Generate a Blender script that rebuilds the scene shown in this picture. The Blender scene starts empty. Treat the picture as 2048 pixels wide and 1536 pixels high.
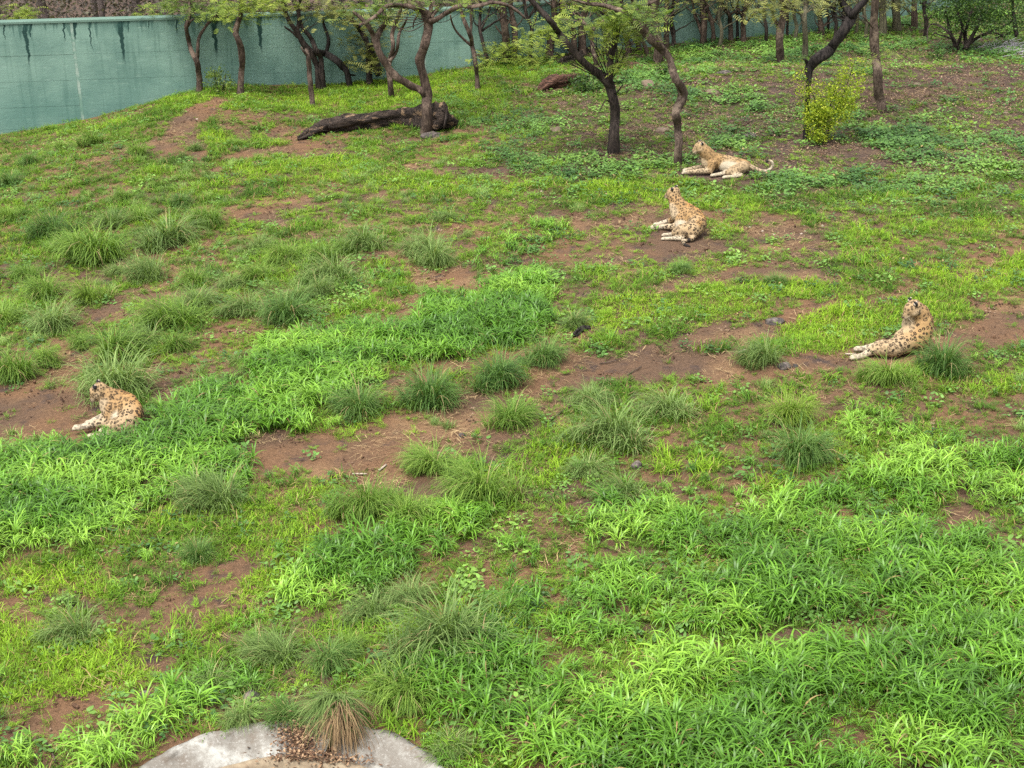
import bpy, math, random
import numpy as np
from mathutils import Vector, Matrix

# ------------------------------------------------------------------ camera, sky, sun, exposure
SC = bpy.context.scene
COL = SC.collection
PITCH = math.radians(25.0)
CAM_Z = 7.5
F_PX = 2974.0                      # focal length in pixels of a 2048 pixel wide picture
cam_data = bpy.data.cameras.new('camera')
cam_data.sensor_width = 36.0
cam_data.lens = 36.0 * F_PX / 2048.0
cam_data.clip_start = 0.1
cam_data.clip_end = 2000.0
camera = bpy.data.objects.new('camera', cam_data)
COL.objects.link(camera)
camera.location = (0, 0, CAM_Z)
camera.rotation_euler = (math.pi / 2 - PITCH, 0, 0)
SC.camera = camera

SUN_EL, SUN_AZ = math.radians(66), math.radians(215)
world = bpy.data.worlds.new('World')
SC.world = world
world.use_nodes = True
wn = world.node_tree
wn.nodes.clear()
w_out = wn.nodes.new('ShaderNodeOutputWorld')
w_bg = wn.nodes.new('ShaderNodeBackground')
w_sky = wn.nodes.new('ShaderNodeTexSky')
w_hsv = wn.nodes.new('ShaderNodeHueSaturation')
w_sky.sky_type = 'NISHITA'
w_sky.sun_disc = False
w_sky.sun_elevation = SUN_EL
w_sky.sun_rotation = SUN_AZ
w_sky.dust_density = 3.0
w_sky.air_density = 1.2
w_hsv.inputs['Saturation'].default_value = 0.12      # overcast: a nearly colourless sky
w_bg.inputs['Strength'].default_value = 0.09
wn.links.new(w_sky.outputs[0], w_hsv.inputs['Color'])
wn.links.new(w_hsv.outputs[0], w_bg.inputs[0])
wn.links.new(w_bg.outputs[0], w_out.inputs[0])
sun_data = bpy.data.lights.new('sun', 'SUN')
sun_data.energy = 1.5
sun_data.angle = math.radians(32)
sun_data.color = (1.0, 0.96, 0.90)
sun = bpy.data.objects.new('sun', sun_data)
COL.objects.link(sun)
sun.rotation_euler = (math.pi / 2 - SUN_EL, 0, math.pi - SUN_AZ)
SC.view_settings.view_transform = 'Standard'
SC.view_settings.look = 'None'
SC.view_settings.gamma = 1.0
SC.view_settings.exposure = 1.88
SC.view_settings.use_curve_mapping = False
SC.cycles.max_bounces = 6
SC.cycles.transmission_bounces = 4
SC.cycles.diffuse_bounces = 3
SC.cycles.glossy_bounces = 2
SC.cycles.use_denoising = False

R = np.random.default_rng(11)
rnd = random.Random(5)

# ------------------------------------------------------------------ noise
def _h(ix, iy, s):
    h = (ix.astype(np.int64) * 374761393 + iy.astype(np.int64) * 668265263 + s * 974634777) & 0xffffffff
    h = ((h ^ (h >> 13)) * 1274126177) & 0xffffffff
    h = ((h ^ (h >> 16)) * 2246822519) & 0xffffffff
    return ((h ^ (h >> 15)) & 0xffffff) / float(0xffffff)

def vn(x, y, s=0):
    x = np.asarray(x, float); y = np.asarray(y, float)
    fx, fy = np.floor(x), np.floor(y)
    u, v = x - fx, y - fy
    u = u * u * (3 - 2 * u); v = v * v * (3 - 2 * v)
    a, b = _h(fx, fy, s), _h(fx + 1, fy, s)
    c, d = _h(fx, fy + 1, s), _h(fx + 1, fy + 1, s)
    return (a * (1 - u) + b * u) * (1 - v) + (c * (1 - u) + d * u) * v

def fbm(x, y, s=0, o=3):
    t, a, w = 0.0, 0.5, 0.0
    for i in range(o):
        t = t + a * vn(np.asarray(x) * 2 ** i + 17.3 * i, np.asarray(y) * 2 ** i - 9.1 * i, s + i); w += a; a *= 0.5
    return t / w

def smooth(e0, e1, x):
    t = np.clip((x - e0) / (e1 - e0), 0, 1)
    return t * t * (3 - 2 * t)

# ------------------------------------------------------------------ camera mapping (2048 x 1536 pixels) and the lie of the land
CP, SP = math.cos(PITCH), math.sin(PITCH)

def ray(px, py):
    a = (np.asarray(px, float) - 1024) / F_PX
    b = (768 - np.asarray(py, float)) / F_PX
    return a, CP + b * SP, -SP + b * CP

def to_px(x, y, z):
    dz = z - CAM_Z
    dep = y * CP - dz * SP
    up = y * SP + dz * CP
    dep = np.maximum(dep, 0.1)
    return 1024 + F_PX * x / dep, 768 - F_PX * up / dep, dep

TR_C, TR_R = None, None            # centre and radius of the round trough, found below

def land(x, y):
    x = np.asarray(x, float); y = np.asarray(y, float)
    z = -0.052 * y
    z = z + 0.105 * -np.log1p(np.exp(-x * 1.2)) / 1.2 + 0.02 * np.log1p(np.exp(np.minimum(x, 40) * 1.0))
    z = z + 0.22 * (fbm(x / 5.0, y / 5.0, 3, 2) - 0.5) + 0.10 * (fbm(x / 1.3 + y / 6, y / 0.9, 7, 2) - 0.5)
    z = z + 0.35 * np.exp(-(((x - 7.5) / 5.0) ** 2 + ((y - 38.0) / 2.4) ** 2))       # low bank under the far trees
    z = z + (0.55 * np.exp(-((x + 8.3) / 2.9) ** 2) + 0.16 * smooth(-6, 0, x)) * smooth(23, 37, y)
    z = z + 0.9 * smooth(60, 140, y) * 12
    return z

def gz(x, y):
    z = land(x, y)
    if TR_C is not None:
        r = np.hypot(np.asarray(x) - TR_C[0], np.asarray(y) - TR_C[1])
        z = z * 1.0
        flat = smooth(TR_R + 0.9, TR_R, r)
        z = z * (1 - flat) + TR_C[2] * flat
        z = z - 0.6 * smooth(TR_R - 0.06, TR_R - 0.22, r)
    return z

def ground_at(px, py):
    a, b, c = ray(px, py)
    a, b, c = float(a), float(b), float(c)
    t = np.arange(6, 130, 0.05)
    d = (CAM_Z + t * c) - gz(t * a, t * b)
    i = int(np.argmax(d < 0)) if (d < 0).any() else len(t) - 1
    t0, t1 = t[max(i - 1, 0)], t[i]
    for _ in range(18):
        m = (t0 + t1) / 2
        if CAM_Z + m * c - float(gz(m * a, m * b)) < 0: t1 = m
        else: t0 = m
    return Vector((t1 * a, t1 * b, float(gz(t1 * a, t1 * b))))

def at_depth(px, py, y):
    a, b, c = ray(px, py)
    t = y / float(b)
    return Vector((t * float(a), y, CAM_Z + t * float(c)))

q = [ground_at(312, 1545), ground_at(648, 1443), ground_at(925, 1545)]
ax_, ay_, bx_, by_, cx_, cy_ = q[0].x, q[0].y, q[1].x, q[1].y, q[2].x, q[2].y
D_ = 2 * (ax_ * (by_ - cy_) + bx_ * (cy_ - ay_) + cx_ * (ay_ - by_))
ux = ((ax_**2 + ay_**2) * (by_ - cy_) + (bx_**2 + by_**2) * (cy_ - ay_) + (cx_**2 + cy_**2) * (ay_ - by_)) / D_
uy = ((ax_**2 + ay_**2) * (cx_ - bx_) + (bx_**2 + by_**2) * (ax_ - cx_) + (cx_**2 + cy_**2) * (bx_ - ax_)) / D_
TR_R = math.hypot(ax_ - ux, ay_ - uy)
TR_C = (ux, uy, q[1].z)

# ------------------------------------------------------------------ object helpers
def tag(o, label=None, cat=None, group=None, kind=None):
    if label: o['label'] = label
    if cat: o['category'] = cat
    if group: o['group'] = group
    if kind: o['kind'] = kind
    return o

def thing(name, loc, label, cat, group=None):
    o = bpy.data.objects.new(name, None)
    o.empty_display_size = 0.2
    COL.objects.link(o)
    o.location = loc
    return tag(o, label, cat, group)

def mesh_from(name, V, F, mat, parent=None, origin=None, smooth_=True, attrs=None, uv=None, link=True):
    """V in world space; origin subtracts the parent's place."""
    me = bpy.data.meshes.new(name)
    V = np.asarray(V, float)
    if origin is not None: V = V - np.asarray(origin, float)
    me.from_pydata(V.tolist(), [], F if isinstance(F, list) else F.tolist())
    if smooth_: me.polygons.foreach_set('use_smooth', [True] * len(me.polygons))
    if attrs:
        for k, a in attrs.items():
            at = me.attributes.new(k, 'FLOAT', 'POINT')
            at.data.foreach_set('value', np.asarray(a, np.float32))
    if uv is not None:
        ul = me.uv_layers.new(name='UVMap')
        li = np.empty(len(me.loops), np.int32); me.loops.foreach_get('vertex_index', li)
        ul.data.foreach_set('uv', np.asarray(uv, np.float32)[li].ravel())
    if mat: me.materials.append(mat)
    me.update()
    o = bpy.data.objects.new(name, me)
    if link: COL.objects.link(o)
    if parent: o.parent = parent
    return o

class NT:
    """tiny helper for writing node materials"""
    def __init__(s, name):
        s.m = bpy.data.materials.new(name); s.m.use_nodes = True
        s.t = s.m.node_tree; s.t.nodes.clear()
        s.out = s.t.nodes.new('ShaderNodeOutputMaterial')
    def n(s, typ, **kw):
        nd = s.t.nodes.new(typ)
        for k, v in kw.items():
            if k.startswith('_'): setattr(nd, k[1:], v)
            else: s.set(nd, k, v)
        return nd
    def set(s, nd, k, v):
        k2 = int(k[1:]) if k[0] == 'i' and k[1:].isdigit() else k.replace('__', ' ')
        sock = nd.inputs[k2]
        if isinstance(v, bpy.types.NodeSocket): s.t.links.new(v, sock)
        elif isinstance(v, bpy.types.Node): s.t.links.new(v.outputs[0], sock)
        else: sock.default_value = v
    def math(s, op, a, b=0.0, c=0.0, clamp=False):
        nd = s.n('ShaderNodeMath', _operation=op, _use_clamp=clamp)
        for i, v in enumerate((a, b, c)): s.set(nd, 'i%d' % i, v)
        return nd.outputs[0]
    def mix(s, f, a, b, blend='MIX'):
        nd = s.n('ShaderNodeMix', _data_type='RGBA', _blend_type=blend)
        s.set(nd, 'i0', f); s.set(nd, 'i6', a); s.set(nd, 'i7', b)
        return nd.outputs[2]
    def noise(s, vec, scale, detail=4, rough=0.55, dist=0.0):
        nd = s.n('ShaderNodeTexNoise', Scale=scale, Detail=detail, Roughness=rough, Distortion=dist)
        if vec is not None: s.set(nd, 'Vector', vec)
        return nd.outputs[0]
    def ramp(s, f, stops, interp='LINEAR'):
        nd = s.n('ShaderNodeValToRGB'); s.set(nd, 'i0', f)
        cr = nd.color_ramp; cr.interpolation = interp
        while len(cr.elements) < len(stops): cr.elements.new(0.5)
        for e, (p, c) in zip(cr.elements, stops):
            e.position = p; e.color = (c, c, c, 1) if isinstance(c, (int, float)) else (*c, 1)
        return nd.outputs[0]
    def rng(s, f, a, b, c=0.0, d=1.0, st='SMOOTHSTEP'):
        nd = s.n('ShaderNodeMapRange', _interpolation_type=st)
        for k, v in (('Value', f), ('From Min', a), ('From Max', b), ('To Min', c), ('To Max', d)): s.set(nd, k, v)
        return nd.outputs[0]
    def mapping(s, vec, scale=(1, 1, 1), rot=(0, 0, 0), loc=(0, 0, 0)):
        nd = s.n('ShaderNodeMapping', Vector=vec, Scale=scale, Rotation=rot, Location=loc)
        return nd.outputs[0]
    def attr(s, name, typ='GEOMETRY'):
        nd = s.n('ShaderNodeAttribute', _attribute_name=name, _attribute_type=typ)
        return nd
    def bump(s, h, strength=0.4, dist=0.02, normal=None):
        nd = s.n('ShaderNodeBump', Height=h, Strength=strength, Distance=dist)
        if normal is not None: s.set(nd, 'Normal', normal)
        return nd.outputs[0]
    def pbr(s, col, rough=0.8, normal=None, spec=0.3):
        nd = s.n('ShaderNodeBsdfPrincipled', Roughness=rough)
        s.set(nd, 'Base Color', col); s.set(nd, 'Specular IOR Level', spec)
        if normal is not None: s.set(nd, 'Normal', normal)
        s.t.links.new(nd.outputs[0], s.out.inputs[0])
        return nd
    def leaf(s, col, transl=0.3, rough=0.45, spec=0.35):
        p = s.n('ShaderNodeBsdfPrincipled', Roughness=rough)
        s.set(p, 'Base Color', col); s.set(p, 'Specular IOR Level', spec)
        t = s.n('ShaderNodeBsdfTranslucent')
        s.set(t, 'Color', s.mix(1.0, col, (1.15, 1.25, 0.6, 1), 'MULTIPLY'))
        mx = s.n('ShaderNodeMixShader'); s.set(mx, 'i0', transl); s.set(mx, 'i1', p.outputs[0]); s.set(mx, 'i2', t.outputs[0])
        s.t.links.new(mx.outputs[0], s.out.inputs[0])

def geo_pos(N): return N.n('ShaderNodeNewGeometry').outputs[0]
def obj_co(N): return N.n('ShaderNodeTexCoord').outputs['Object']
# ------------------------------------------------------------------ materials of the ground and the plants
def mat_soil():
    N = NT('red_brown_soil'); p = geo_pos(N)
    big = N.noise(p, 0.45, 4, 0.6); mid = N.noise(p, 2.3, 5, 0.65); fine = N.noise(p, 22, 6, 0.7)
    c = N.mix(N.rng(big, 0.40, 0.62), (0.145, 0.080, 0.042, 1), (0.095, 0.058, 0.036, 1))
    c = N.mix(N.rng(mid, 0.52, 0.72), c, (0.052, 0.036, 0.031, 1))
    c = N.mix(N.math('MULTIPLY', N.rng(N.noise(p, 0.8, 3, 0.5), 0.56, 0.70), 0.7), c, (0.20, 0.120, 0.062, 1))
    c = N.mix(N.math('MULTIPLY', N.attr('humus').outputs['Fac'], 0.8), c, N.mix(mid, (0.030, 0.022, 0.020, 1), (0.085, 0.056, 0.044, 1)))
    c = N.mix(1.0, c, N.ramp(fine, [(0.2, 0.45), (0.5, 1.0), (0.8, 1.45)]), 'MULTIPLY')
    sp = N.n('ShaderNodeTexVoronoi', Scale=26.0); N.set(sp, 'Vector', p)
    c = N.mix(N.rng(sp.outputs[0], 0.10, 0.05), c, (0.30, 0.22, 0.15, 1))
    fr = N.n('ShaderNodeTexNoise', Scale=9.0, Detail=3.0); N.set(fr, 'Vector', N.mapping(p, (1, 6, 1), (0, 0, 0.5)))
    c = N.mix(N.rng(fr.outputs[0], 0.66, 0.76), c, (0.26, 0.16, 0.085, 1))
    h = N.math('ADD', N.math('MULTIPLY', mid, 1.5), fine)
    N.pbr(c, 0.9, N.bump(h, 0.9, 0.05), 0.2)
    return N.m

def mat_blade(name, dark, mid, bright, transl=0.3, base=None, spec=0.3, rough=0.5):
    """tint 0..1 comes with every plant: dark green, mid green, yellow green"""
    N = NT(name)
    t = N.attr('tint', 'INSTANCER').outputs['Fac']
    r = N.n('ShaderNodeObjectInfo').outputs['Random']
    t2 = N.math('ADD', t, N.math('MULTIPLY', N.math('SUBTRACT', r, 0.5), 0.34), clamp=True)
    c = N.ramp(t2, [(0.0, dark), (0.5, mid), (1.0, bright)])
    b = N.attr('vary').outputs['Fac']
    c = N.mix(1.0, c, N.ramp(b, [(0.0, 0.68), (1.0, 1.38)]), 'MULTIPLY')
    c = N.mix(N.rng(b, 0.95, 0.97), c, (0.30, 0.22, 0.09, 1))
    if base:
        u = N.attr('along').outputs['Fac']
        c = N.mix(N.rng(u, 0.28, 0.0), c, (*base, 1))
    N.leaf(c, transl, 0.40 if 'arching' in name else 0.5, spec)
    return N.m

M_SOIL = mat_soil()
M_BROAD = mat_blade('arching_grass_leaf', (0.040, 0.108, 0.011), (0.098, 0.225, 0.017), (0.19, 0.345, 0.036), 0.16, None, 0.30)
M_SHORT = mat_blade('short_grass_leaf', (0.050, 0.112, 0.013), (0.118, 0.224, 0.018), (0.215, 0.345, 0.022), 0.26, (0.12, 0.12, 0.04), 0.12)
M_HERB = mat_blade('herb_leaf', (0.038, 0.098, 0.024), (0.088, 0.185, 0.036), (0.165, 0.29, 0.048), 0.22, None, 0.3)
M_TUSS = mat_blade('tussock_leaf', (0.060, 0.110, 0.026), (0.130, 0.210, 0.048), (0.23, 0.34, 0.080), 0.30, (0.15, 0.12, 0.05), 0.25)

def mat_straw():
    N = NT('dry_straw')
    r = N.n('ShaderNodeObjectInfo').outputs['Random']; b = N.attr('vary').outputs['Fac']
    c = N.ramp(N.math('MULTIPLY', N.math('ADD', r, b), 0.5), [(0.15, (0.085, 0.055, 0.03)), (0.5, (0.23, 0.155, 0.080)), (0.85, (0.42, 0.31, 0.16))])
    N.pbr(c, 0.85, None, 0.15)
    return N.m
M_STRAW = mat_straw()

# ------------------------------------------------------------------ blades
def blade(V, F, A, B, p, az, el, L, curl, w, seg, vary, twist=0.0, tip=0.08, wide=0.35):
    """one leaf: starts at p, heads az at elevation el, bends down by curl over its length"""
    i0 = len(V)
    pos = np.array(p, float)
    side = np.array([-math.sin(az + twist), math.cos(az + twist), 0.0])
    for k in range(seg + 1):
        u = k / seg
        e = el - curl * u ** 1.25
        ww = w * (min(1.0, 0.45 + u / wide) if u < wide else max(tip, 1 - ((u - wide) / (1 - wide)) ** 1.7))
        V.append(pos - side * ww * 0.5); V.append(pos + side * ww * 0.5)
        A += [u, u]; B += [vary, vary]
        d = np.array([math.cos(az) * math.cos(e), math.sin(az) * math.cos(e), math.sin(e)])
        pos = pos + d * L / seg
    for k in range(seg):
        a = i0 + 2 * k
        F.append([a, a + 1, a + 3, a + 2])

def proto(name, fn, mat, seed):
    rr = random.Random(seed)
    V, F, A, B = [], [], [], []
    fn(rr, V, F, A, B)
    return mesh_from(name, V, F, mat, attrs={'along': A, 'vary': B}, link=False)

def f_broad(rr, V, F, A, B):
    n = rr.randint(5, 7)
    lean = rr.uniform(0, 6.28)
    for s in range(n):
        a = rr.uniform(0, 6.28); r = rr.uniform(0, 0.09)
        x, y = math.cos(a) * r, math.sin(a) * r
        h = rr.uniform(0.04, 0.17)
        ox, oy = rr.uniform(-.04, .04), rr.uniform(-.04, .04)
        blade(V, F, A, B, (x, y, -0.01), a, 1.45, h + 0.02, 0.1, 0.006, 2, 0.35, wide=0.9, tip=0.8)
        for k in range(rr.randint(4, 6)):
            hh = h * rr.uniform(0.35, 1.0)
            az = rr.gauss(lean, 1.1) if rr.random() < 0.45 else rr.uniform(0, 6.28)
            blade(V, F, A, B, (x + ox * hh, y + oy * hh, hh), az, rr.uniform(0.75, 1.4), rr.uniform(0.13, 0.28),
                  rr.uniform(1.6, 2.9), rr.uniform(0.009, 0.0165), 6, rr.random(), rr.uniform(-.5, .5))

def f_narrow(rr, V, F, A, B):
    for s in range(26):
        a = rr.uniform(0, 6.28); r = rr.uniform(0, 0.10)
        az = rr.uniform(0, 6.28)
        blade(V, F, A, B, (math.cos(a) * r, math.sin(a) * r, -0.005), az, rr.uniform(0.5, 1.35), rr.uniform(0.08, 0.19),
              rr.uniform(0.8, 2.0), rr.uniform(0.006, 0.011), 3, rr.random(), rr.uniform(-.4, .4))

def f_short(rr, V, F, A, B):
    for s in range(34):
        a = rr.uniform(0, 6.28); r = 0.12 * math.sqrt(rr.random())
        az = rr.uniform(0, 6.28)
        blade(V, F, A, B, (math.cos(a) * r, math.sin(a) * r, -0.005), az, rr.uniform(0.5, 1.45), rr.uniform(0.04, 0.10),
              rr.uniform(0.3, 1.6), rr.uniform(0.006, 0.010), 2, rr.random(), rr.uniform(-.4, .4))

def f_herb(rr, V, F, A, B):
    for s in range(20):
        a = rr.uniform(0, 6.28); r = 0.11 * math.sqrt(rr.random())
        x, y, z = math.cos(a) * r, math.sin(a) * r, rr.uniform(0.015, 0.075)
        az = rr.uniform(0, 6.28); L = rr.uniform(0.024, 0.052)
        blade(V, F, A, B, (x, y, z), az, rr.uniform(-0.1, 0.6), L, rr.uniform(0.2, 0.9), L * rr.uniform(0.55, 0.85), 3, rr.random(), rr.uniform(-.6, .6), tip=0.15, wide=0.4)

def f_creep(rr, V, F, A, B):
    """low creeping grass: runners with short leaves lying along the soil"""
    for s in range(5):
        az = rr.uniform(0, 6.28); L = rr.uniform(0.08, 0.17)
        for k in range(6):
            u = k / 5 * L
            for sg in (-1, 1):
                blade(V, F, A, B, (math.cos(az) * u, math.sin(az) * u, 0.008 + rr.uniform(0, 0.02)), az + sg * rr.uniform(0.4, 1.1), rr.uniform(0.1, 0.9),
                      rr.uniform(0.03, 0.06), rr.uniform(0.2, 1.2), rr.uniform(0.005, 0.009), 2, rr.random())

def f_straw(rr, V, F, A, B):
    for s in range(11):
        a = rr.uniform(0, 6.28); r = 0.13 * math.sqrt(rr.random())
        blade(V, F, A, B, (math.cos(a) * r, math.sin(a) * r, rr.uniform(0.004, 0.02)), rr.uniform(0, 6.28), rr.uniform(-0.1, 0.25),
              rr.uniform(0.04, 0.15), rr.uniform(-0.2, 0.3), rr.uniform(0.003, 0.007), 2, rr.random(), tip=0.6, wide=0.5)

def f_litter(rr, V, F, A, B):
    for s in range(7):
        a = rr.uniform(0, 6.28); r = 0.14 * math.sqrt(rr.random()); L = rr.uniform(0.02, 0.045)
        blade(V, F, A, B, (math.cos(a) * r, math.sin(a) * r, rr.uniform(0.004, 0.02)), rr.uniform(0, 6.28), rr.uniform(-0.1, 0.5),
              L, rr.uniform(-0.5, 0.9), L * 0.6, 2, rr.random(), tip=0.3, wide=0.5)

def clod_proto(seed):
    import bmesh
    rr = random.Random(seed); bm = bmesh.new()
    for i in range(6):
        a = rr.uniform(0, 6.28); r = .12 * math.sqrt(rr.random()); s_ = rr.uniform(.005, .02)
        ret = bmesh.ops.create_icosphere(bm, subdivisions=1, radius=s_, matrix=Matrix.Translation((math.cos(a) * r, math.sin(a) * r, s_ * .3)))
        for v in ret['verts']:
            v.co += Vector((rr.gauss(0, .2), rr.gauss(0, .2), rr.gauss(0, .2))) * s_
    me = bpy.data.meshes.new('clods'); bm.to_mesh(me); bm.free(); me.materials.append(M_CLOD)
    return bpy.data.objects.new('clods', me)
NL = NT('dry_leaf_litter')
NL.pbr(NL.ramp(NL.attr('vary').outputs['Fac'], [(0.0, (0.035, 0.022, 0.016)), (0.6, (0.10, 0.060, 0.038)), (1.0, (0.26, 0.18, 0.12))]), 0.9, None, 0.1); M_LITTER = NL.m
NC = NT('soil_clod'); NC.pbr(NC.ramp(NC.n('ShaderNodeObjectInfo').outputs['Random'], [(0.0, (0.05, 0.03, 0.022)), (0.8, (0.13, 0.075, 0.046)), (1.0, (0.24, 0.17, 0.12))]), 0.95, None, 0.1); M_CLOD = NC.m

def tussock_mesh(name, seed, nb=260, L=0.42, w=0.0065, rad=0.14, lean=None, mat=None, dry=0.03):
    rr = random.Random(seed)
    V, F, A, B = [], [], [], []
    subs = [(0, 0, 1.0)] + [(rr.uniform(-.20, .20), rr.uniform(-.12, .12), rr.uniform(.45, .9)) for _ in range(rr.randint(2, 5))]
    for s in range(nb):
        sx, sy, ss = subs[min(len(subs) - 1, int(rr.random() ** 1.3 * len(subs)))]
        a = rr.uniform(0, 6.28); r = rad * .7 * math.sqrt(rr.random())
        az = a + rr.gauss(0, 0.6)
        if lean is not None and rr.random() < 0.55: az = rr.gauss(lean, 0.7)
        tall = rr.random()
        el = 1.52 - 0.6 * (r / rad) * rr.uniform(0.3, 1.1)
        blade(V, F, A, B, (sx + math.cos(a) * r, sy + math.sin(a) * r, -0.02), az, el, L * ss * rr.uniform(0.35, 1.12), rr.uniform(1.3, 3.1),
              w * rr.uniform(0.7, 1.3), 5, 0.97 if rr.random() < dry else rr.random() * 0.94, rr.uniform(-.3, .3), tip=0.1, wide=0.3)
    me = mesh_from(name, V, F, mat or M_TUSS, attrs={'along': A, 'vary': B}, link=False).data
    return me

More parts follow.
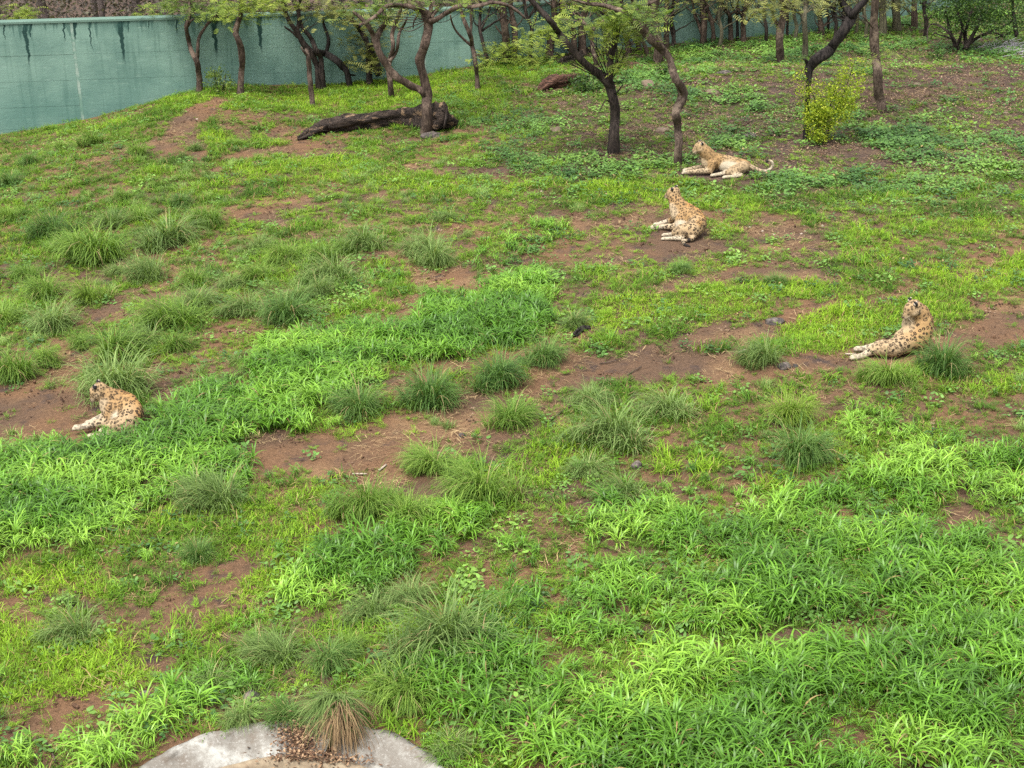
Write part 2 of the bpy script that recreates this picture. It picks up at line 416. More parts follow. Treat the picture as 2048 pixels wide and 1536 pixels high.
# ------------------------------------------------------------------ where the soil is bare and where the grass is lush
# strokes: (points in picture pixels of the photograph, half height of the stroke, strength)
SOIL = [
 ([(2060,625),(1960,665),(1880,690),(1760,712),(1660,728),(1480,735),(1330,748),(1190,752),(1090,775),(980,815),(900,840)], 27, 1.0),
 ([(1000,815),(880,870),(760,905),(640,925),(540,915)], 40, 1.0),
 ([(870,960),(760,950),(640,935)], 24, 1.0), ([(700,880),(600,900)], 16, 0.9),
 ([(1660,622),(1560,645),(1440,670),(1340,700),(1300,735)], 15, 1.0),
 ([(1330,735),(1240,742),(1120,700),(1010,705),(920,730),(860,735)], 12, 0.95),
 ([(1090,735),(1180,725),(1300,715)], 18, 0.95), ([(1340,740),(1440,745),(1600,750)], 20, 0.9),
 ([(1930,670),(2060,650)], 26, 1.0), ([(1640,740),(1560,752)], 14, 1.0),
 ([(1110,437),(1200,450),(1310,448)], 15, 0.95), ([(1300,440),(1340,450)], 20, 1.0), ([(1400,445),(1440,435)], 14, 0.7),
 ([(1130,500),(1180,520),(1290,510),(1400,500),(1420,490)], 20, 0.9), ([(1150,470),(1230,490)], 14, 0.8),
 ([(1290,580),(1400,555),(1520,530),(1600,545),(1700,555)], 10, 0.95),
 ([(1530,450),(1600,470),(1640,490),(1600,500)], 22, 0.95), ([(1770,490),(1860,495)], 12, 0.8),
 ([(1640,430),(1780,450),(1900,430)], 10, 0.6), ([(1960,545),(2060,480)], 20, 0.85), ([(1920,555),(1990,520)], 12, 0.7),
 ([(330,295),(370,250),(400,225),(430,215)], 16, 1.0), ([(380,240),(440,235),(540,232)], 9, 0.85),
 ([(350,285),(390,265),(410,300)], 12, 0.9), ([(450,240),(470,270)], 11, 0.8), ([(560,265),(590,280),(650,290)], 14, 0.9),
 ([(460,312),(540,300),(610,300),(680,295)], 11, 1.0), ([(620,285),(720,270),(790,272)], 8, 0.85),
 ([(820,330),(900,335),(1000,345)], 10, 0.9), ([(430,350),(470,370),(500,385)], 9, 0.7),
 ([(470,425),(530,420),(540,440)], 16, 1.0), ([(910,400),(1030,395)], 6, 0.85), ([(1000,410),(1015,440),(920,470)], 9, 0.8),
 ([(430,495),(460,470)], 12, 0.7), ([(600,480),(650,470),(700,450)], 7, 0.6), ([(410,560),(450,540),(440,600)], 10, 0.7),
 ([(200,550),(300,515),(370,490)], 9, 0.9), ([(190,630),(250,590),(310,575),(350,555)], 13, 0.95), ([(150,640),(110,700)], 10, 0.7),
 ([(850,560),(900,555),(960,565)], 22, 0.9), ([(880,530),(1000,520)], 10, 0.6), ([(760,655),(780,640),(820,610)], 15, 0.95),
 ([(370,700),(420,675),(500,650),(560,640)], 13, 0.85), ([(330,730),(350,745),(330,780)], 18, 0.8),
 ([(-20,790),(60,770),(130,740),(160,720)], 22, 0.9), ([(-20,840),(60,830),(140,800),(180,800)], 34, 1.0),
 ([(-30,862),(60,868),(160,850)],26,1.0), ([(-30,810),(80,800)],24,1.0), ([(40,880),(110,885),(170,870),(230,860)], 14, 1.0), ([(280,780),(310,800),(300,760)], 22, 0.95), ([(480,782),(540,778)], 8, 1.0),
 ([(0,325),(70,300),(150,285),(200,280)], 8, 0.7), ([(170,245),(230,225),(270,225)], 6, 0.7), ([(200,335),(280,340)], 7, 0.7),
 ([(130,385),(230,390)], 6, 0.5), ([(-10,460),(60,455)], 9, 0.7), ([(0,400),(60,395)], 5, 0.8),
 ([(10,1235),(90,1212),(130,1205)], 12, 0.8), ([(90,1195),(200,1180),(225,1200)], 12, 0.6),
 ([(330,1215),(380,1190),(440,1165),(475,1130)], 14, 0.95), ([(370,1225),(440,1205),(470,1190)], 18, 0.85),
 ([(220,1240),(290,1235),(350,1240)], 18, 0.8), ([(240,1275),(300,1270),(350,1250)], 16, 0.75), ([(250,1320),(310,1300),(310,1340)], 16, 0.85),
 ([(60,1470),(110,1430),(160,1400)], 15, 0.9), ([(80,1500),(100,1470)], 16, 0.6), ([(290,1400),(330,1430)], 16, 0.75),
 ([(430,1300),(470,1285)], 14, 0.8), ([(510,1230),(480,1260)], 9, 0.6), ([(500,1420),(560,1415)], 12, 0.7), ([(560,1365),(620,1350)], 9, 0.6),
 ([(690,1400),(770,1410),(850,1430)], 15, 0.8), ([(560,1120),(600,1125)], 10, 0.7), ([(740,1155),(820,1150)], 9, 0.6),
 ([(1010,1010),(1060,1000),(1150,1000)], 26, 0.6), ([(1030,1080),(1100,1040)], 18, 0.55), ([(1030,1175),(1085,1185)], 17, 0.85),
 ([(1330,970),(1390,975)], 11, 0.9), ([(1470,1010),(1550,1020)], 17, 0.75), ([(1310,890),(1390,880)], 20, 0.65), ([(1180,1095),(1220,1105)], 14, 0.7),
 ([(1890,1045),(1980,1050)], 20, 0.95), ([(1560,1290),(1690,1295)], 14, 0.85), ([(1380,1345),(1480,1340)], 11, 0.7), ([(1430,1165),(1460,1170)], 15, 0.65),
 ([(1390,1190),(1400,1200)], 12, 0.6), ([(1190,1430),(1220,1400)], 26, 0.55), ([(1120,1300),(1150,1360)], 13, 0.6),
 ([(1640,950),(1700,945)], 13, 0.75), ([(1600,800),(1650,790),(1660,830)], 18, 0.5), ([(1860,820),(1960,860),(2060,870)], 34, 0.6),
 ([(1990,830),(2060,820)], 22, 0.7), ([(2030,1415),(2060,1420)], 22, 0.8), ([(2030,1110),(2060,1120)], 30, 0.6), ([(1270,780),(1400,790)], 12, 0.4),
 ([(1090,830),(1130,810)], 16, 0.85), ([(1120,430),(1100,430)], 12, 0.6),
 # litter floor under the trees on the right
 ([(1770,190),(1900,160),(2060,150)], 30, 0.92), ([(1880,200),(2060,200)], 28, 0.85), ([(1700,120),(1800,130),(1900,120)], 16, 0.85),
 ([(1870,250),(2060,270)], 14, 0.55), ([(1560,300),(1700,305),(1760,320)], 18, 0.9), ([(1540,325),(1640,340)], 10, 0.8), ([(1200,270),(1320,262)], 16, 0.8),
 ([(1050,225),(1200,232)], 9, 0.75), ([(1000,290),(1180,285)], 14, 0.55), ([(880,270),(940,270)], 8, 0.8), ([(1390,240),(1520,260)], 26, 0.62),
 ([(1290,185),(1400,185),(1500,160)], 12, 0.75), ([(1450,130),(1620,140)], 12, 0.7), ([(1750,240),(1800,235)], 18, 0.7), ([(1740,350),(1830,350),(2060,365)], 8, 0.55),
 ([(1150,190),(1180,190)], 8, 0.7), ([(1400,120),(1340,180)], 12, 0.5), ([(560,205),(700,200)], 6, 0.5),
]
LUSH = [   # the broad arching grass
 ([(-20,985),(120,970),(260,950),(380,930),(470,890),(520,850)], 66, 1.0), ([(-20,1080),(150,1050),(280,1010)], 36, 0.9),
 ([(400,850),(520,820),(600,780),(680,740)], 46, 0.95), ([(560,740),(700,700),(830,690),(930,660),(1040,630)], 44, 0.95),
 ([(860,620),(960,610),(1060,600)], 30, 0.9), ([(720,740),(800,720)], 26, 0.8), ([(980,520),(1100,470)], 24, 0.45), ([(620,560),(820,560)], 18, 0.3),
 ([(640,1180),(760,1110),(880,1080)], 46, 0.9), ([(960,1020),(1060,1100)], 30, 0.45),
 ([(1000,1300),(1100,1250),(1240,1220)], 60, 0.55), ([(1040,1420),(1200,1480),(1400,1500)], 80, 0.95), ([(880,1350),(1000,1380)], 50, 0.85),
 ([(1500,1200),(1640,1180),(1800,1180),(2060,1200)], 70, 1.0), ([(1400,1230),(1500,1190)], 50, 0.9), ([(1400,1390),(1600,1380),(1800,1380)], 60, 1.0),
 ([(1500,1480),(1800,1480),(2060,1480)], 90, 1.0), ([(1900,1300),(2060,1320)], 70, 0.95), ([(1230,1050),(1400,1080),(1600,1050)], 40, 0.75),
 ([(1700,1000),(1880,960),(2060,960)], 50, 0.8), ([(1180,1180),(1300,1200)], 50, 0.5), ([(230,1500),(330,1440),(460,1400)], 34, 0.7), ([(60,1520),(240,1510)], 30, 0.6),
 ([(1650,1080),(1900,1110)], 40, 0.8), ([(1750,860),(1850,900)], 30, 0.4),
]
BRIGHT = [  # short, yellow green
 ([(1580,700),(1660,650),(1760,640),(1900,580),(2060,540)], 34, 1.0), ([(1600,690),(1700,690)], 22, 1.0), ([(1250,600),(1450,580),(1700,560)], 22, 0.7),
 ([(1200,650),(1320,620),(1500,610)], 22, 0.6), ([(1060,940),(980,960),(1120,890)], 28, 0.9), ([(560,1010),(640,990)], 22, 0.9), ([(560,1060),(620,1080),(520,1150)], 40, 0.9),
 ([(-20,1290),(80,1310),(200,1330)], 55, 1.0), ([(-20,1390),(120,1370),(240,1300)], 40, 0.9), ([(200,1160),(60,1150)], 30, 0.8), ([(1820,900),(1900,930),(1700,880)], 34, 0.55),
 ([(640,200),(800,180),(960,200)], 34, 0.75), ([(330,210),(600,200)], 16, 0.7), ([(450,350),(600,330),(760,350),(1000,372)], 20, 0.75), ([(360,390),(460,385)], 10, 0.8),
 ([(60,440),(20,500)], 30, 0.4), ([(1180,380),(1340,380),(1500,400)], 24, 0.6), ([(1700,460),(1800,450),(1960,450)], 20, 0.6), ([(1700,510),(1800,510)], 12, 0.6),
 ([(1980,760),(2060,780)], 20, 0.7), ([(140,430),(160,600)], 14, 0.3), ([(1000,140),(1080,150)], 22, 0.5), ([(1560,800),(1600,790)], 22, 0.5), ([(420,270),(460,280)], 8, 0.9), ([(400,1060),(200,1100)], 26, 0.4),
]
HERB = [
 ([(1800,300),(1900,310),(2060,300)], 30, 0.9), ([(1700,280),(1850,255)], 20, 0.7), ([(1400,190),(1560,200)], 16, 0.8), ([(1180,160),(1340,170)], 20, 0.7),
 ([(1380,110),(1600,100),(1750,100)], 16, 0.8), ([(1050,330),(1300,320)], 20, 0.6), ([(1440,290),(1500,285)], 8, 1.0), ([(1560,360),(1900,375)], 18, 0.6), ([(960,340),(1060,240)], 30, 0.5),
 ([(1100,500),(1040,560)], 30, 0.7), ([(700,580),(660,620)], 20, 0.6), ([(1740,1050),(1800,1060)], 26, 0.8), ([(1340,1180),(1380,1150)], 30, 0.6), ([(950,1180),(1060,1240)], 30, 0.5),
 ([(480,1440),(560,1430)], 14, 0.7), ([(1000,1480),(1040,1400)], 40, 0.5), ([(900,220),(1080,260)], 20, 0.5), ([(1900,100),(2060,110)], 10, 0.5), ([(1550,1240),(1640,1250)], 26, 0.6),
]

def stroke_field(strokes, X, Y):
    out = np.zeros_like(X)
    for pts, hw, st in strokes:
        best = np.full_like(X, 1e9)
        sx = 0.62
        for (x0, y0), (x1, y1) in zip(pts[:-1], pts[1:]):
            ax, ay, bx, by = x0 * sx, y0, x1 * sx, y1
            dx, dy = bx - ax, by - ay
            t = np.clip(((X * sx - ax) * dx + (Y - ay) * dy) / max(dx * dx + dy * dy, 1e-6), 0, 1)
            best = np.minimum(best, np.hypot(X * sx - ax - t * dx, Y - ay - t * dy))
        out = np.maximum(out, st * smooth(1.35, 0.75, best / hw))
    return out

def fields(x, y):
    """soil, lush, bright, herb strength at places on the ground"""
    z = gz(x, y)
    px, py, dep = to_px(x, y, z)
    k = 20.0 / dep
    wx = (fbm(x / 0.9, y / 0.9, 21, 3) - 0.5) * 110 * k
    wy = (fbm(x / 0.7, y / 1.0, 29, 3) - 0.5) * 60 * k + (vn(x / 0.16, y / 0.2, 31) - 0.5) * 14 * k
    X, Y = px + wx, py + wy
    out = []
    for S in (SOIL, LUSH, BRIGHT, HERB):
        out.append(stroke_field(S, X, Y))
    inside = (px > -60) & (px < 2110)
    noise = fbm(x / 2.2, y / 1.6, 41, 3)
    out[0] = np.where(inside, out[0], smooth(0.56, 0.64, noise))
    out[1] = np.where(inside, out[1], smooth(0.5, 0.6, 1 - noise) * (dep < 24))
    al, ac = x * 0.93 + y * 0.36, -x * 0.36 + y * 0.93
    st = fbm(al / 2.6, ac / 0.55, 47, 3)
    gap = smooth(0.50, 0.37, st) * smooth(0.35, 0.65, fbm(x / 3.1, y / 2.2, 48, 2) + 0.10)
    gap = gap * smooth(11.5, 15, y) * (1 - out[1]) * (1 - 0.8 * out[2])
    out[0] = np.maximum(out[0], 0.85 * gap)
    rt = smooth(980, 1250, px) * smooth(375, 325, py) * smooth(60, 110, py)
    out[0] = np.maximum(out[0], 0.88 * rt * smooth(0.47, 0.55, fbm(al / 1.6, ac / 0.6, 49, 3)))
    return z, px, py, dep, out

def grid_points(y0, y1, step, jit=0.95):
    pts = []
    yy = np.arange(y0, y1, step)
    for yv in yy:
        half = yv * 0.40 + 1.2
        xs = np.arange(-half, half, step)
        pts.append(np.stack([xs, np.full_like(xs, yv)], 1))
    P = np.concatenate(pts)
    return P + (R.random(P.shape) - 0.5) * step * 1.4

LEO_BEDS = []
for px_, py_, dx_, dy_, rx_, ry_ in ((1432, 346, 0.0, -.16, .80, .34), (1535, 344, 0.0, -.05, .5, .30), (1366, 476, -.05, -.02, .52, .78), (1795, 712, -.06, .05, .62, .34), (216, 862, .02, -.06, .55, .42)):
    g_ = ground_at(px_, py_); LEO_BEDS.append((g_.x + dx_, g_.y + dy_, rx_, ry_))
def keep_out(x, y, z):
    k = np.hypot(x - TR_C[0], y - TR_C[1]) > TR_R + 0.02
    k &= (y < wall_y(x) - 0.12)
    nz_ = 0.16 * (vn(x / 0.12, y / 0.12, 301) - 0.5)
    for cx, cy, rx, ry in LEO_BEDS:          # grass pressed flat where the leopards lie
        k &= np.hypot((x - cx) / rx, (y - cy) / ry) > 1 + nz_
    return k

def wall_y(x): return np.interp(x, WALL_X, WALL_Y)

def instancer(name, P, Z, scale, tint, protos, label, tilt=0.12, zoff=0.0):
    n = len(P)
    me = bpy.data.meshes.new(name)
    V = np.stack([P[:, 0], P[:, 1], Z + zoff], 1)
    me.vertices.add(n); me.vertices.foreach_set('co', V.astype(np.float32).ravel())
    rot = np.stack([R.normal(0, tilt, n), R.normal(0, tilt, n), R.random(n) * 6.283], 1)
    a = me.attributes.new('rot', 'FLOAT_VECTOR', 'POINT'); a.data.foreach_set('vector', rot.astype(np.float32).ravel())
    a = me.attributes.new('scl', 'FLOAT', 'POINT'); a.data.foreach_set('value', np.asarray(scale, np.float32))
    a = me.attributes.new('tint', 'FLOAT', 'POINT'); a.data.foreach_set('value', np.asarray(tint, np.float32))
    a = me.attributes.new('idx', 'INT', 'POINT'); a.data.foreach_set('value', R.integers(0, len(protos), n).astype(np.int32))
    me.update()
    o = bpy.data.objects.new(name, me); COL.objects.link(o)
    col = bpy.data.collections.new(name + '_kinds')
    for p in protos: col.objects.link(p)
    g = bpy.data.node_groups.new(name, 'GeometryNodeTree')
    g.interface.new_socket('Geometry', in_out='INPUT', socket_type='NodeSocketGeometry')
    g.interface.new_socket('Geometry', in_out='OUTPUT', socket_type='NodeSocketGeometry')
    nd, ln = g.nodes.new, g.links.new
    gi, go = nd('NodeGroupInput'), nd('NodeGroupOutput')
    iop, ci = nd('GeometryNodeInstanceOnPoints'), nd('GeometryNodeCollectionInfo')
    ci.inputs['Collection'].default_value = col
    ci.inputs['Separate Children'].default_value = True
    ci.inputs['Reset Children'].default_value = True
    iop.inputs['Pick Instance'].default_value = True
    def na(nm, typ):
        q_ = nd('GeometryNodeInputNamedAttribute'); q_.data_type = typ; q_.inputs['Name'].default_value = nm
        return q_.outputs[0]
    e2r = nd('FunctionNodeEulerToRotation')
    ln(na('rot', 'FLOAT_VECTOR'), e2r.inputs[0])
    ln(gi.outputs[0], iop.inputs['Points']); ln(ci.outputs[0], iop.inputs['Instance'])
    ln(e2r.outputs[0], iop.inputs['Rotation']); ln(na('scl', 'FLOAT'), iop.inputs['Scale'])
    ln(na('idx', 'INT'), iop.inputs['Instance Index']); ln(iop.outputs[0], go.inputs[0])
    o.modifiers.new('spread', 'NODES').node_group = g
    tag(o, label, None, None, 'stuff')
    print('INST', name, n)
    return o

# ------------------------------------------------------------------ the boundary wall's line (needed to stop the grass)
W0 = ground_at(0, 268)
WALL_TOP = at_depth(0, 47, W0.y).z
def wall_dist(px, py_top):
    a, b, c = ray(px, py_top); t = (WALL_TOP - CAM_Z) / float(c)
    return t * float(a), t * float(b)
wl = [wall_dist(0, 47), wall_dist(900, 20)]
s_ = (wl[1][1] - wl[0][1]) / (wl[1][0] - wl[0][0])
xa, ya = wl[0]
xb, yb = wl[1]
x_c = xb + 0.6; y_c = yb + 0.6 * s_
WALL_X = [xa - 14, x_c, x_c + 10, x_c + 26]
WALL_Y = [ya - 14 * s_, y_c, y_c + 10 * 0.42, y_c + 4.2 + 16 * 0.85]
print('WALL', WALL_X, WALL_Y, WALL_TOP, 'base', W0)

def before_wall(px, py):
    g = ground_at(px, py)
    lim = float(wall_y(g.x)) - 0.5
    if g.y > lim:
        x = g.x * lim / g.y
        g = Vector((x, lim, float(gz(x, lim))))
    return g

# ------------------------------------------------------------------ ground sheet
def axis(lo, hi, fine_lo, fine_hi, fine, coarse_n):
    a = np.arange(fine_lo, fine_hi + 1e-6, fine)
    l = fine_lo - (fine_lo - lo) * (np.linspace(1, 0, coarse_n + 1)[:-1] ** 2.2)
    r = fine_hi + (hi - fine_hi) * (np.linspace(0, 1, coarse_n + 1)[1:] ** 2.2)
    return np.concatenate([l, a, r])
gx = axis(-300, 300, -17, 17, 0.085, 40)
gy = np.concatenate([np.linspace(-40, 7.9, 30), np.arange(8, 24, 0.07), np.arange(24, 50, 0.12), 50 + 500 * np.linspace(0.005, 1, 50) ** 2.2])
GX, GY = np.meshgrid(gx, gy)
GZ = gz(GX, GY)
rough_ = (fbm(GX / 0.22, GY / 0.22, 51, 3) - 0.5) * 0.035
GZ = GZ + rough_ * (GY < 50) * (GY > 8)
nx, ny = len(gx), len(gy)
ii = (np.arange(ny - 1)[:, None] * nx + np.arange(nx - 1)[None, :]).ravel()
GF = np.stack([ii, ii + 1, ii + nx + 1, ii + nx], 1)
me = bpy.data.meshes.new('ground')
me.vertices.add(nx * ny); me.vertices.foreach_set('co', np.stack([GX, GY, GZ], -1).astype(np.float32).ravel())
me.loops.add(GF.size); me.loops.foreach_set('vertex_index', GF.astype(np.int32).ravel())
me.polygons.add(len(GF)); me.polygons.foreach_set('loop_start', (np.arange(len(GF)) * 4).astype(np.int32))
me.polygons.foreach_set('use_smooth', np.ones(len(GF), bool))
me.update(calc_edges=True); me.materials.append(M_SOIL)
hm = me.attributes.new('humus', 'FLOAT', 'POINT')
hm.data.foreach_set('value', np.maximum(GY > wall_y(GX), smooth(-1, 4, GX + 2 * fbm(GX, GY, 55, 2)) * smooth(26, 30, GY + 2 * fbm(GX, GY, 56, 2))).astype(np.float32).ravel())
ground = bpy.data.objects.new('ground', me); COL.objects.link(ground)
tag(ground, 'red brown bare soil of the sloping paddock', None, None, 'structure')

# ------------------------------------------------------------------ grass, herbs and litter
def build_cover():
    # arching broad grass
    P = grid_points(8.2, 27, 0.105)
    z, px, py, dep, (so, lu, br, he) = fields(P[:, 0], P[:, 1])
    nz = fbm(P[:, 0] / 0.5, P[:, 1] / 0.5, 61, 2)
    pr = lu * (1 - so) * smooth(0.30, 0.46, nz + 0.25 * lu) * 0.62
    near = smooth(23, 13, dep)
    pr = np.maximum(pr, (1 - so) * 0.16 * near * smooth(0.45, 0.6, nz) * (1 - br))
    k = (R.random(len(P)) < pr) & keep_out(P[:, 0], P[:, 1], z)
    nn = fbm(P[k, 0] / 1.1, P[k, 1] / 0.8, 67, 3)
    tint = np.maximum(0.46 + 2.0 * (nn - 0.5) + 0.35 * br[k], 0.22)
    sc = (0.55 + 0.65 * lu[k] * smooth(0.3, 0.7, nz[k] + 0.2)) * (0.8 + 0.4 * R.random(k.sum()))
    pb = [proto('arching_grass_plant', f_broad, M_BROAD, 100 + i) for i in range(7)]
    instancer('arching_grass', P[k], z[k], sc, np.clip(tint, 0, 1), pb, 'lush broad leaved arching grass spreading over the slope')
    # narrow leaved grass, everywhere
    P = grid_points(8.2, 57, 0.125)
    z, px, py, dep, (so, lu, br, he) = fields(P[:, 0], P[:, 1])
    nz = fbm(P[:, 0] / 0.45, P[:, 1] / 0.4, 71, 3)
    patch = fbm(P[:, 0] / 1.8, P[:, 1] / 1.1, 73, 2)
    pr = (1 - so) * (0.05 + 0.85 * smooth(0.37, 0.55, nz * 0.6 + patch * 0.4)) * (1 - 0.45 * br) * (1 - 0.6 * he) * (1 - 0.78 * smooth(900, 1300, px) * smooth(360, 290, py))
    pr = pr * (0.85 + 0.3 * smooth(14, 11, dep)) + so * 0.02
    k = (R.random(len(P)) < pr) & keep_out(P[:, 0], P[:, 1], z)
    nn = fbm(P[k, 0] / 1.3, P[k, 1] / 0.9, 77, 3)
    tint = 0.34 + 1.6 * (nn - 0.5) + 0.4 * br[k] - 0.1 * lu[k]
    sc = (0.5 + 0.7 * smooth(0.35, 0.7, nz[k])) * (0.75 + 0.5 * R.random(k.sum())) * (1 - 0.5 * so[k])
    pb = [proto('narrow_grass_plant', f_narrow, M_SHORT, 200 + i) for i in range(7)]
    instancer('narrow_leaved_grass', P[k], z[k], sc, np.clip(tint, 0, 1), pb, 'medium green narrow leaved grass mixed over the slope')
    # short bright turf
    P = grid_points(8.2, 57, 0.115)
    z, px, py, dep, (so, lu, br, he) = fields(P[:, 0], P[:, 1])
    nz = fbm(P[:, 0] / 0.6, P[:, 1] / 0.4, 81, 3)
    pr = (1 - so) * (br * 0.95 + 0.42 * smooth(0.42, 0.6, nz) * (1 - 0.8 * lu) * (1 - 0.75 * smooth(900, 1300, px) * smooth(360, 290, py))) * (1 - 0.5 * he) + so * 0.015
    k = (R.random(len(P)) < pr) & keep_out(P[:, 0], P[:, 1], z)
    nn = fbm(P[k, 0] / 0.9, P[k, 1] / 0.7, 87, 3)
    tint = 0.42 + 1.3 * (nn - 0.5) + 0.42 * br[k]
    sc = (0.7 + 0.55 * br[k]) * (0.75 + 0.5 * R.random(k.sum()))
    pb = [proto('short_grass_plant', f_short, M_SHORT, 300 + i) for i in range(6)]
    instancer('short_turf_grass', P[k], z[k], sc, np.clip(tint, 0, 1), pb, 'short bright yellow green turf grass in patches')
    # creeping grass between, thin over the soil
    P = grid_points(8.2, 50, 0.15)
    z, px, py, dep, (so, lu, br, he) = fields(P[:, 0], P[:, 1])
    nz = fbm(P[:, 0] / 0.5, P[:, 1] / 0.4, 91, 3)
    pr = (1 - so) * 0.75 + so * 0.10 * smooth(0.45, 0.65, nz) + (so > 0.2) * (so < 0.9) * 0.35
    k = (R.random(len(P)) < pr) & keep_out(P[:, 0], P[:, 1], z)
    tint = 0.36 + 1.3 * (fbm(P[k, 0], P[k, 1], 93, 3) - 0.5) + 0.2 * br[k]
    pb = [proto('creeping_grass_plant', f_creep, M_SHORT, 400 + i) for i in range(6)]
    instancer('creeping_grass', P[k], z[k], 0.7 + 0.6 * R.random(k.sum()), np.clip(tint, 0, 1), pb, 'low creeping grass with short leaves along the soil')
    # small fine tufts
    P = grid_points(9, 40, 0.24)
    z, px, py, dep, (so, lu, br, he) = fields(P[:, 0], P[:, 1])
    left = smooth(1150, 850, px) * smooth(280, 360, py) * smooth(900, 760, py)
    pr = (1 - 0.8 * so) * (1 - lu) * (0.05 + 0.42 * left) * smooth(0.42, 0.58, fbm(P[:, 0] / 1.2, P[:, 1] / 0.9, 171, 2))
    k = (R.random(len(P)) < pr) & keep_out(P[:, 0], P[:, 1], z)
    tint = 0.5 + 1.5 * (fbm(P[k, 0] / 0.8, P[k, 1] / 0.8, 173, 2) - 0.5)
    pb = []
    for i in range(4):
        o_ = bpy.data.objects.new('fine_tuft', tussock_mesh('fine_tuft', 950 + i, 130, 0.40, 0.009, 0.12, lean=[None, -1.6, 3.3, -0.8][i]))
        pb.append(o_)
    instancer('small_fine_tufts', P[k], z[k], 0.35 + 0.35 * R.random(k.sum()), np.clip(tint, 0, 1), pb, 'small fine bladed grass tufts mixed between the tussocks')
    # herbs
    P = grid_points(8.2, 58, 0.13)
    z, px, py, dep, (so, lu, br, he) = fields(P[:, 0], P[:, 1])
    nz = fbm(P[:, 0] / 0.5, P[:, 1] / 0.5, 95, 3)
    right = smooth(900, 1400, px) * smooth(470, 330, py)
    pr = (he * 0.9 + 0.10 + 0.16 * lu + 0.40 * right * smooth(0.50, 0.6, nz)) * (1 - 0.92 * so) * smooth(0.30, 0.5, nz + 0.15 * he)
    k = (R.random(len(P)) < pr) & keep_out(P[:, 0], P[:, 1], z)
    tint = 0.50 + 1.6 * (fbm(P[k, 0], P[k, 1], 97, 3) - 0.5)
    pb = [proto('small_herb_plant', f_herb, M_HERB, 500 + i) for i in range(6)]
    instancer('ground_herbs', P[k], z[k], (0.8 + 0.8 * R.random(k.sum())) * (1 + 0.35 * right[k]), np.clip(tint, 0, 1), pb, 'low round leaved herbs covering the ground in patches')
    # dry straw
    P = grid_points(8.2, 40, 0.17)
    z, px, py, dep, (so, lu, br, he) = fields(P[:, 0], P[:, 1])
    nz = fbm(P[:, 0] / 0.8, P[:, 1] / 0.5, 98, 3)
    pr = (so * 0.55 + 0.12) * smooth(0.42, 0.62, nz)
    k = (R.random(len(P)) < pr) & keep_out(P[:, 0], P[:, 1], z)
    pb = [proto('straw_bits', f_straw, M_STRAW, 600 + i) for i in range(5)]
    instancer('dry_straw_litter', P[k], z[k], 0.7 + 0.6 * R.random(k.sum()), np.full(k.sum(), 0.5), pb, 'dry brown straw scattered over the bare soil', 0.05, 0.012)
    # clods and small stones on the bare soil
    P = grid_points(8.2, 44, 0.19)
    z, px, py, dep, (so, lu, br, he) = fields(P[:, 0], P[:, 1])
    pr = (so * 0.75 + 0.12) * smooth(0.35, 0.6, fbm(P[:, 0] / 0.6, P[:, 1] / 0.4, 197, 3))
    k = (R.random(len(P)) < pr) & keep_out(P[:, 0], P[:, 1], z)
    pb = [clod_proto(800 + i) for i in range(5)]
    instancer('soil_clods', P[k], z[k], 0.5 + 0.9 * R.random(k.sum()) ** 2, np.full(k.sum(), 0.5), pb, 'small clods and pebbles lying on the bare soil', 0.2, 0.0)
    # fallen leaves under the trees on the right
    P = grid_points(22, 52, 0.16)
    z, px, py, dep, (so, lu, br, he) = fields(P[:, 0], P[:, 1])
    right = smooth(900, 1300, px) * smooth(420, 300, py)
    pr = right * (0.5 + 0.5 * so) * smooth(0.3, 0.55, fbm(P[:, 0] / 0.9, P[:, 1] / 0.6, 99, 3))
    k = (R.random(len(P)) < pr) & keep_out(P[:, 0], P[:, 1], z)
    pb = [proto('fallen_leaf_bits', f_litter, M_LITTER, 700 + i) for i in range(5)]
    instancer('leaf_litter', P[k], z[k], 0.8 + 0.8 * R.random(k.sum()), np.full(k.sum(), 0.5), pb, 'dry fallen leaves lying under the trees', 0.05, 0.02)
build_cover()
